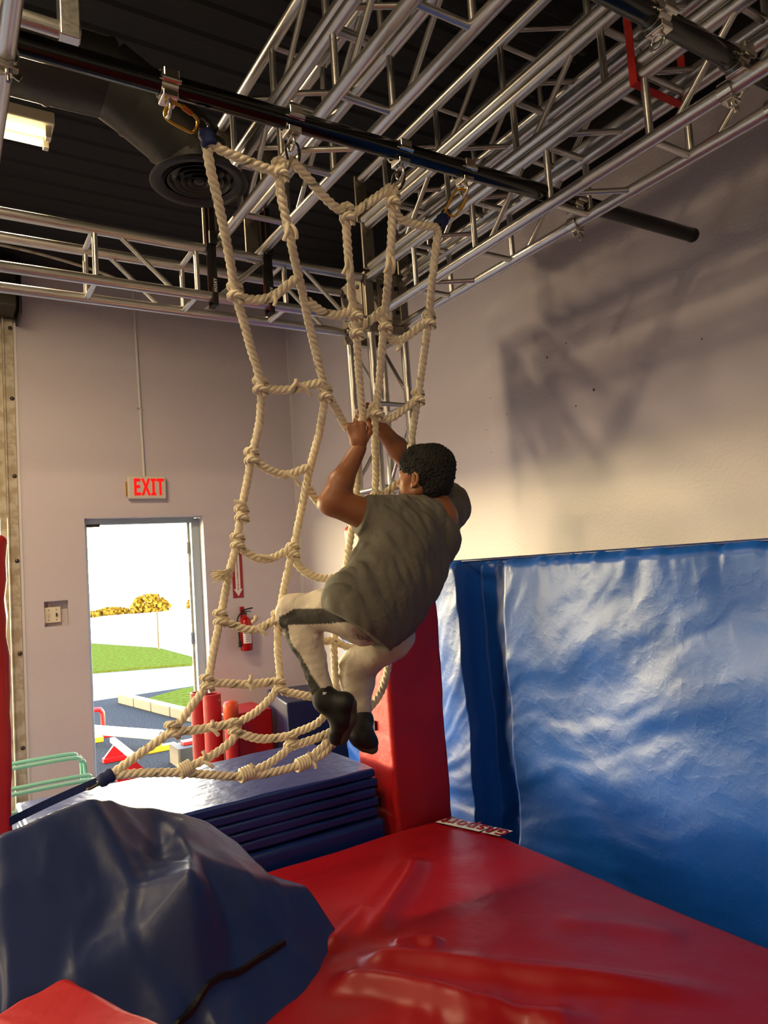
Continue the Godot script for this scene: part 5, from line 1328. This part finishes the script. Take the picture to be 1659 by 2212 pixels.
func hand(mb: MB, wrist: Vector3, knuckles: Vector3, back: Vector3, thumb_side: float, curl: float) -> void:
	var ax := (knuckles - wrist).normalized()
	var bk := (back - ax * back.dot(ax)).normalized()
	var sd := ax.cross(bk).normalized() * thumb_side
	var w := wrist
	var pl := 0.092
	var bones := [
		[w, 0.029, w + ax * 0.03, 0.030],
		[w + ax * 0.03 + sd * 0.018, 0.021, w + ax * pl + sd * 0.026, 0.015], [w + ax * 0.03 - sd * 0.012, 0.021, w + ax * pl - sd * 0.028, 0.014],
		[w + ax * 0.03, 0.022, w + ax * pl, 0.016],
	]
	body(mb, bones, 0.0042, 0.016)
	var fl := [0.068, 0.076, 0.071, 0.056]
	for k in 4:
		var p: Vector3 = w + ax * (pl - 0.004 - 0.004 * absf(k - 1)) + sd * (0.028 - 0.0185 * k)
		var d := ax
		var chain := []
		var an := 0.25 + curl * 0.9
		for s in 3:
			var ln: float = fl[k] * [0.46, 0.30, 0.24][s]
			d = (ax * cos(an) - bk * sin(an)).normalized()
			var q := p + d * ln
			chain.append([p, 0.0092 - 0.0008 * s, q, 0.0088 - 0.0009 * s])
			p = q
			an += 0.35 + curl * 0.85
		body(mb, chain, 0.0034, 0.006)
	var tp := w + ax * 0.028 + sd * 0.026
	var t1 := tp + (ax * 0.65 + sd * 0.6 - bk * 0.35 * curl).normalized() * 0.042
	var t2 := t1 + (ax * 0.8 + sd * 0.15 - bk * 0.6 * curl).normalized() * 0.030
	var t3 := t2 + (ax * 0.8 - sd * 0.1 - bk * 0.7 * curl).normalized() * 0.024
	body(mb, [[tp, 0.016, t1, 0.012], [t1, 0.0115, t2, 0.0105], [t2, 0.0105, t3, 0.0085]], 0.0034, 0.008)

# ---------------------------------------------------------------- fittings
func fluorescent(label: String, x: float, y: float, z: float, energy: float) -> void:
	var t := thing("fluorescent_lamp", label, "lamp", Vector3(x, y, z), "fluorescent strip lamps on the roof deck")
	var L := 1.24
	var mb := MB.new()
	mb.rbox(Vector3(0, 0.05, 0), Vector3(L, 0.07, 0.20), 0.008)
	made(mb, "housing", M["white enamel"], t)
	for s in [-1.0, 1.0]:
		rod(t, "tube", Vector3(-L / 2 + 0.05, -0.02, s * 0.05), Vector3(L / 2 - 0.05, -0.02, s * 0.05), 0.019, M["lamp tube glow"], 14)
		for e in [-1.0, 1.0]: bar(t, "lamp_holder", Vector3(e * (L / 2 - 0.03), -0.015, s * 0.05), Vector3(0.03, 0.07, 0.045), M["white enamel"], 0.004)
	rod(t, "hanger", Vector3(-0.4, 0.08, 0), Vector3(-0.4, CEIL - y, 0), 0.008, M["dark steel"], 6)
	rod(t, "hanger", Vector3(0.4, 0.08, 0), Vector3(0.4, CEIL - y, 0), 0.008, M["dark steel"], 6)
	var l := AreaLight3D.new()
	l.name = "lamp_light"
	l.area_size = Vector2(1.1, 0.14)
	l.light_color = Color(1.0, 0.875, 0.69)
	l.light_energy = energy
	l.area_range = 30.0
	l.shadow_enabled = true
	t.add_child(l)
	l.position = Vector3(0, -0.045, 0)
	l.rotation_degrees = Vector3(-90, 0, 0)

func fittings() -> void:
	fluorescent("lit fluorescent strip lamp at the left under the dark roof", -0.02, 4.30, -4.13, 20.0)
	fluorescent("fluorescent strip lamp over the middle of the gym", -0.6, 4.30, -1.2, 11.0)
	fluorescent("fluorescent strip lamp far left of the cross truss", -3.6, 4.30, -4.13, 20.0)
	fluorescent("fluorescent strip lamp behind the camera to the left", -3.6, 4.30, -1.2, 24.0)
	fluorescent("fluorescent strip lamp behind the camera", -0.6, 4.30, 1.6, 16.0)
	# duct and round diffuser
	var D: Array = [Vector3(0.010,3.927,-3.000),Vector3(0.422,3.928,-3.000),Vector3(0.664,3.933,-3.000),Vector3(0.785,3.866,-3.000),Vector3(0.924,3.773,-3.000),Vector3(1.016,3.700,-3.000)]
	var dc: Vector3 = Vector3(1.035,3.571,-3.000)
	var t := thing("ventilation_duct", "black round ventilation duct bending down to its diffuser", "duct", D[0])
	var run := [D[0] - D[0] + Vector3(-2.5, 0, 0), D[1] - D[0], D[2] - D[0]]
	var names := ["straight_section", "straight_section", "elbow_section", "elbow_section", "elbow_section", "drop_section"]
	var pts := [Vector3(-2.5, 0, 0), D[1] - D[0], D[2] - D[0], D[3] - D[0], D[4] - D[0], D[5] - D[0], Vector3(dc.x, dc.y + 0.03, dc.z) - D[0]]
	for k in pts.size() - 1:
		var mb := MB.new()
		var a: Vector3 = pts[k]; var b: Vector3 = pts[k + 1]
		var d := (b - a).normalized()
		mb.tube(PackedVector3Array([a - d * 0.012, b + d * 0.012]), 0.155 if k < 5 else 0.15, 32, k == 0)
		made(mb, names[k], M["black duct"], t)
		mb = MB.new()
		mb.tube(PackedVector3Array([b - d * 0.012, b - d * 0.004, b + d * 0.006, b + d * 0.014]), [0.156, 0.160, 0.160, 0.156], 32, false)
		made(mb, "seam_band", M["black duct"], t)
	var df := thing("ceiling_diffuser", "round black diffuser with concentric rings under the duct", "diffuser", dc)
	var mb2 := MB.new()
	mb2.lathe([Vector2(0.155, 0.0), Vector2(0.175, -0.012), Vector2(0.205, -0.016), Vector2(0.214, -0.008), Vector2(0.205, 0.004), Vector2(0.17, 0.018), Vector2(0.15, 0.04)], Vector3.ZERO, Basis(), 48)
	made(mb2, "rim", M["black plastic"], df)
	for k in 4:
		var r: float = [0.135, 0.105, 0.075, 0.045][k]
		mb2 = MB.new()
		mb2.lathe([Vector2(r - 0.022, 0.022), Vector2(r, -0.006 - k * 0.001), Vector2(r + 0.003, -0.006 - k * 0.001), Vector2(r - 0.018, 0.024)], Vector3.ZERO, Basis(), 40, false)
		made(mb2, "cone_ring", M["black plastic"], df)
	mb2 = MB.new()
	mb2.lathe([Vector2(0, -0.012), Vector2(0.012, -0.012), Vector2(0.024, -0.004), Vector2(0.026, 0.004)], Vector3.ZERO, Basis(), 24)
	made(mb2, "hub", M["black plastic"], df)
	bar(df, "cross_bar", Vector3(0, 0.022, 0), Vector3(0.30, 0.006, 0.012), M["black plastic"], 0.001)
	mb2 = MB.new()
	mb2.lathe([Vector2(0.0, 0.03), Vector2(0.15, 0.03)], Vector3.ZERO, Basis(), 32, false)
	made(mb2, "damper_plate", M["black plastic"], df)
	# exit sign with its conduit
	t = thing("exit_sign", "white exit sign with red lit letters above the doorway", "sign", Vector3(1.632, 2.652, BACK))
	mb2 = MB.new()
	mb2.rbox(Vector3(0, 0, 0.03), Vector3(0.338, 0.205, 0.056), 0.014, Basis(), 1, 3)
	made(mb2, "housing", M["sign housing"], t)
	var tx := text(t, "lettering", "EXIT", 0.152, 0.004, M["exit letters"])
	tx.position = Vector3(0.012, 0.0, 0.060)
	tx.scale = Vector3(0.62, 1.0, 1.0)
	bar(t, "side_clip", Vector3(-0.172, -0.01, 0.02), Vector3(0.012, 0.13, 0.03), M["brass plated"], 0.002)
	t = thing("conduit", "thin painted conduit running down the wall to the exit sign", "conduit", Vector3(1.62, 2.76, BACK + 0.012))
	rod(t, "pipe", Vector3.ZERO, Vector3(-0.028, 1.74, 0), 0.011, M["painted reveal"], 10)
	bar(t, "strap", Vector3(-0.012, 0.62, 0.0), Vector3(0.05, 0.014, 0.026), M["galvanised rail"], 0.003)
	# the corner chase strip between the two walls
	mb2 = MB.new()
	wall_piece(mb2, RIGHT_WALL - 0.03, RIGHT_WALL, 0, CEIL, BACK, BACK + 0.012)
	structure(mb2, "trim_3", M["painted reveal"], "pale vertical strip in the wall corner")
	# light switch recess
	t = thing("switch_plate", "beige double switch plate in a wall recess by the door", "switch", Vector3(0.83, 1.585, BACK - 0.066))
	bar(t, "back_box", Vector3(0.0, 0.0, 0.012), Vector3(0.122, 0.125, 0.024), M["grey steel"], 0.004)
	bar(t, "plate", Vector3(0.0, 0.0, 0.028), Vector3(0.128, 0.13, 0.008), M["white enamel"], 0.004)
	for sx in [-0.03, 0.03]:
		bar(t, "toggle", Vector3(sx, 0.0, 0.038), Vector3(0.011, 0.030, 0.014), M["sign housing"] if sx < 0 else M["dark steel"], 0.002)
		for yy in [-0.042, 0.042]:
			bar(t, "screw", Vector3(sx, yy, 0.033), Vector3(0.008, 0.008, 0.003), M["dark steel"], 0.001)
	bar(t, "conduit_stub", Vector3(-0.02, 0.085, 0.012), Vector3(0.022, 0.05, 0.02), M["galvanised rail"], 0.004)
	# extinguisher arrow sign
	t = thing("extinguisher_sign", "red sign with white down arrow above the fire extinguisher", "sign", Vector3(2.452, 1.81, BACK + 0.004))
	bar(t, "panel", Vector3.ZERO, Vector3(0.105, 0.43, 0.004), M["sign red"], 0.001)
	mb2 = MB.new()
	mb2.flat_quad(Vector3(-0.024, -0.13, 0), Vector3(0.024, -0.13, 0), Vector3(0.024, 0.20, 0), Vector3(-0.024, 0.20, 0))
	var ids := [mb2.vert(Vector3(0, -0.20, 0), Vector3.BACK), mb2.vert(Vector3(0.044, -0.13, 0), Vector3.BACK), mb2.vert(Vector3(-0.044, -0.13, 0), Vector3.BACK)]
	mb2.tri(ids[0], ids[1], ids[2])
	var ar := made(mb2, "arrow", M["sign white"], t)
	ar.position.z = 0.003
	var word := "FIREEXTINGUISHER"
	for k in word.length():
		var ch := text(t, "letter", word[k], 0.017, 0.001, M["sign red"])
		ch.position = Vector3(0, 0.190 - k * 0.0215, 0.004)
	# extinguisher
	t = thing("fire_extinguisher", "red fire extinguisher with black hose on the back wall", "fire extinguisher", Vector3(2.475, 1.10, BACK + 0.085))
	mb2 = MB.new()
	mb2.lathe([Vector2(0, 0.0), Vector2(0.05, 0.0), Vector2(0.058, 0.012), Vector2(0.058, 0.25), Vector2(0.052, 0.285), Vector2(0.03, 0.31), Vector2(0.018, 0.318), Vector2(0.018, 0.335), Vector2(0, 0.335)], Vector3.ZERO, Basis(), 28)
	made(mb2, "cylinder", M["extinguisher red"], t)
	mb2 = MB.new()
	for k in 10:
		var a0 := -0.85 + 1.5 * k / 10.0; var a1 := -0.85 + 1.5 * (k + 1) / 10.0
		mb2.flat_quad(Vector3(sin(a0) * 0.0588, 0.07, cos(a0) * 0.0588), Vector3(sin(a1) * 0.0588, 0.07, cos(a1) * 0.0588), Vector3(sin(a1) * 0.0588, 0.235, cos(a1) * 0.0588), Vector3(sin(a0) * 0.0588, 0.235, cos(a0) * 0.0588))
	made(mb2, "paper_label", M["sign white"], t)
	for k in 5: bar(t, "label_print", Vector3(0.0, 0.09 + k * 0.018, 0.0592), Vector3(0.05, 0.005, 0.002), M["print grey"], 0.0005)
	bar(t, "valve", Vector3(0, 0.345, 0), Vector3(0.03, 0.03, 0.03), M["dark steel"], 0.004)
	bar(t, "handle", Vector3(0.02, 0.385, 0), Vector3(0.12, 0.012, 0.022), M["black plastic"], 0.004, Basis(Vector3.BACK, 0.12))
	bar(t, "lever", Vector3(0.015, 0.365, 0), Vector3(0.09, 0.008, 0.02), M["black plastic"], 0.003, Basis(Vector3.BACK, -0.08))
	mb2 = MB.new()
	mb2.tube(smooth_path([Vector3(-0.01, 0.35, 0.01), Vector3(-0.055, 0.345, 0.02), Vector3(-0.085, 0.29, 0.02), Vector3(-0.078, 0.2, 0.02), Vector3(-0.074, 0.09, 0.02)], 0.02), 0.009, 8)
	mb2.tube(PackedVector3Array([Vector3(-0.074, 0.10, 0.02), Vector3(-0.074, 0.04, 0.02)]), [0.012, 0.016], 10)
	made(mb2, "hose", M["black plastic"], t)
	bar(t, "bracket", Vector3(0, 0.26, -0.07), Vector3(0.04, 0.30, 0.02), M["extinguisher red"], 0.003)
	# flexible conduit under the deck
	t = thing("flexible_conduit", "thin ribbed flexible conduit above the cross truss", "conduit", Vector3(0.2, 4.28, -5.6))
	mb2 = MB.new()
	mb2.tube(smooth_path([Vector3(-1.5, 0.14, 0), Vector3(0, 0.02, 0), Vector3(0.5, -0.02, 0), Vector3(0.95, -0.10, 0), Vector3(1.2, -0.2, 0)], 0.04), 0.012, 8)
	made(mb2, "pipe", M["galvanised rail"], t)

# ---------------------------------------------------------------- loose things by the back wall
func loose_things() -> void:
	var q := [[1.955, -6.02, "front one of two plain red padded tubes beside the doorway"], [1.91, -6.22, "rear one of two plain red padded tubes beside the doorway"]]
	for e in q:
		var t := thing("red_tube", e[2], "tube", Vector3(e[0], 0, e[1]), "red tubes by the doorway")
		var mb := MB.new()
		mb.lathe([Vector2(0.062, 0.0), Vector2(0.075, 0.0), Vector2(0.075, 0.83), Vector2(0.062, 0.83), Vector2(0.060, 0.70)], Vector3.ZERO, Basis(), 28, false)
		made(mb, "sleeve", M["red padding vinyl"], t)
		mb = MB.new()
		mb.lathe([Vector2(0.004, 0), Vector2(0.010, 0), Vector2(0.010, 0.004), Vector2(0.004, 0.004)], Vector3(0.04, 0.78, 0.064), Basis(Vector3.RIGHT, PI / 2), 10, false)
		made(mb, "eyelet", M["polished steel"], t)
	var t2 := thing("capped_tube", "red tube with an orange cap in front of red block", "tube", Vector3(2.03, 0, -5.78))
	var m2 := MB.new()
	m2.lathe([Vector2(0.056, 0.0), Vector2(0.058, 0.01), Vector2(0.058, 0.66)], Vector3.ZERO, Basis(), 24)
	made(m2, "sleeve", M["red padding vinyl"], t2)
	m2 = MB.new()
	m2.lathe([Vector2(0.058, 0.655), Vector2(0.062, 0.66), Vector2(0.062, 0.75), Vector2(0.054, 0.78), Vector2(0.03, 0.79), Vector2(0, 0.792)], Vector3.ZERO, Basis(), 24)
	made(m2, "cap", M["orange plastic"], t2)
	t2 = thing("red_block", "red vinyl foam block standing behind the orange capped tube", "block", Vector3(2.245, 0, -6.14))
	m2 = MB.new()
	m2.rbox(Vector3(0.0, 0.325, 0), Vector3(0.40, 0.65, 0.46), 0.015, Basis(), 8, 2)
	made(m2, "cover", M["red padding vinyl"], t2)
	m2 = MB.new()
	m2.tube(PackedVector3Array([Vector3(-0.19, 0.642, 0.228), Vector3(0.19, 0.642, 0.228)]), 0.004, 6)
	made(m2, "seam", M["sign red"], t2)
	t2 = thing("navy_block", "tall navy vinyl foam block behind the climber's feet", "block", Vector3(2.73, 0, -5.78))
	t2.rotation.y = -0.20
	m2 = MB.new()
	m2.rbox(Vector3(0, 0.38, 0), Vector3(0.56, 0.76, 0.80), 0.018, Basis(), 8, 2)
	made(m2, "cover", M["navy block vinyl"], t2)
	m2 = MB.new()
	m2.tube(PackedVector3Array([Vector3(-0.27, 0.752, 0.395), Vector3(0.27, 0.752, 0.395)]), 0.005, 6)
	made(m2, "seam", M["navy mat side"], t2)
	# stacked pale green tube frames
	var lab := ["upright pale green tube frame behind the folded mats", "pale green tube frame leaning low behind the folded mats", "lowest pale green tube frame by the left red padding"]
	for k in 3:
		var t3 := thing("tube_frame", lab[k], "frame", Vector3(0.45, 0, -5.3 + k * 0.24), "pale green tube frames")
		var hh: float = [0.70, 0.60, 0.52][k]; var wd: float = [0.36, 0.40, 0.34][k]
		for s in [0.0, 0.14]:
			var mb := MB.new()
			mb.tube(smooth_path([Vector3(-wd, 0, s), Vector3(-wd, hh - 0.1, s), Vector3(-wd + 0.03, hh - 0.03, s), Vector3(-wd + 0.1, hh, s), Vector3(wd - 0.1, hh, s), Vector3(wd - 0.03, hh - 0.03, s), Vector3(wd, hh - 0.1, s), Vector3(wd, 0, s)], 0.02), 0.0125, 10)
			made(mb, "hoop", M["teal tube"], t3)
		rod(t3, "spreader", Vector3(-wd, 0.15, 0), Vector3(-wd, 0.15, 0.14), 0.01, M["teal tube"], 8)
		rod(t3, "spreader", Vector3(wd, 0.15, 0), Vector3(wd, 0.15, 0.14), 0.01, M["teal tube"], 8)
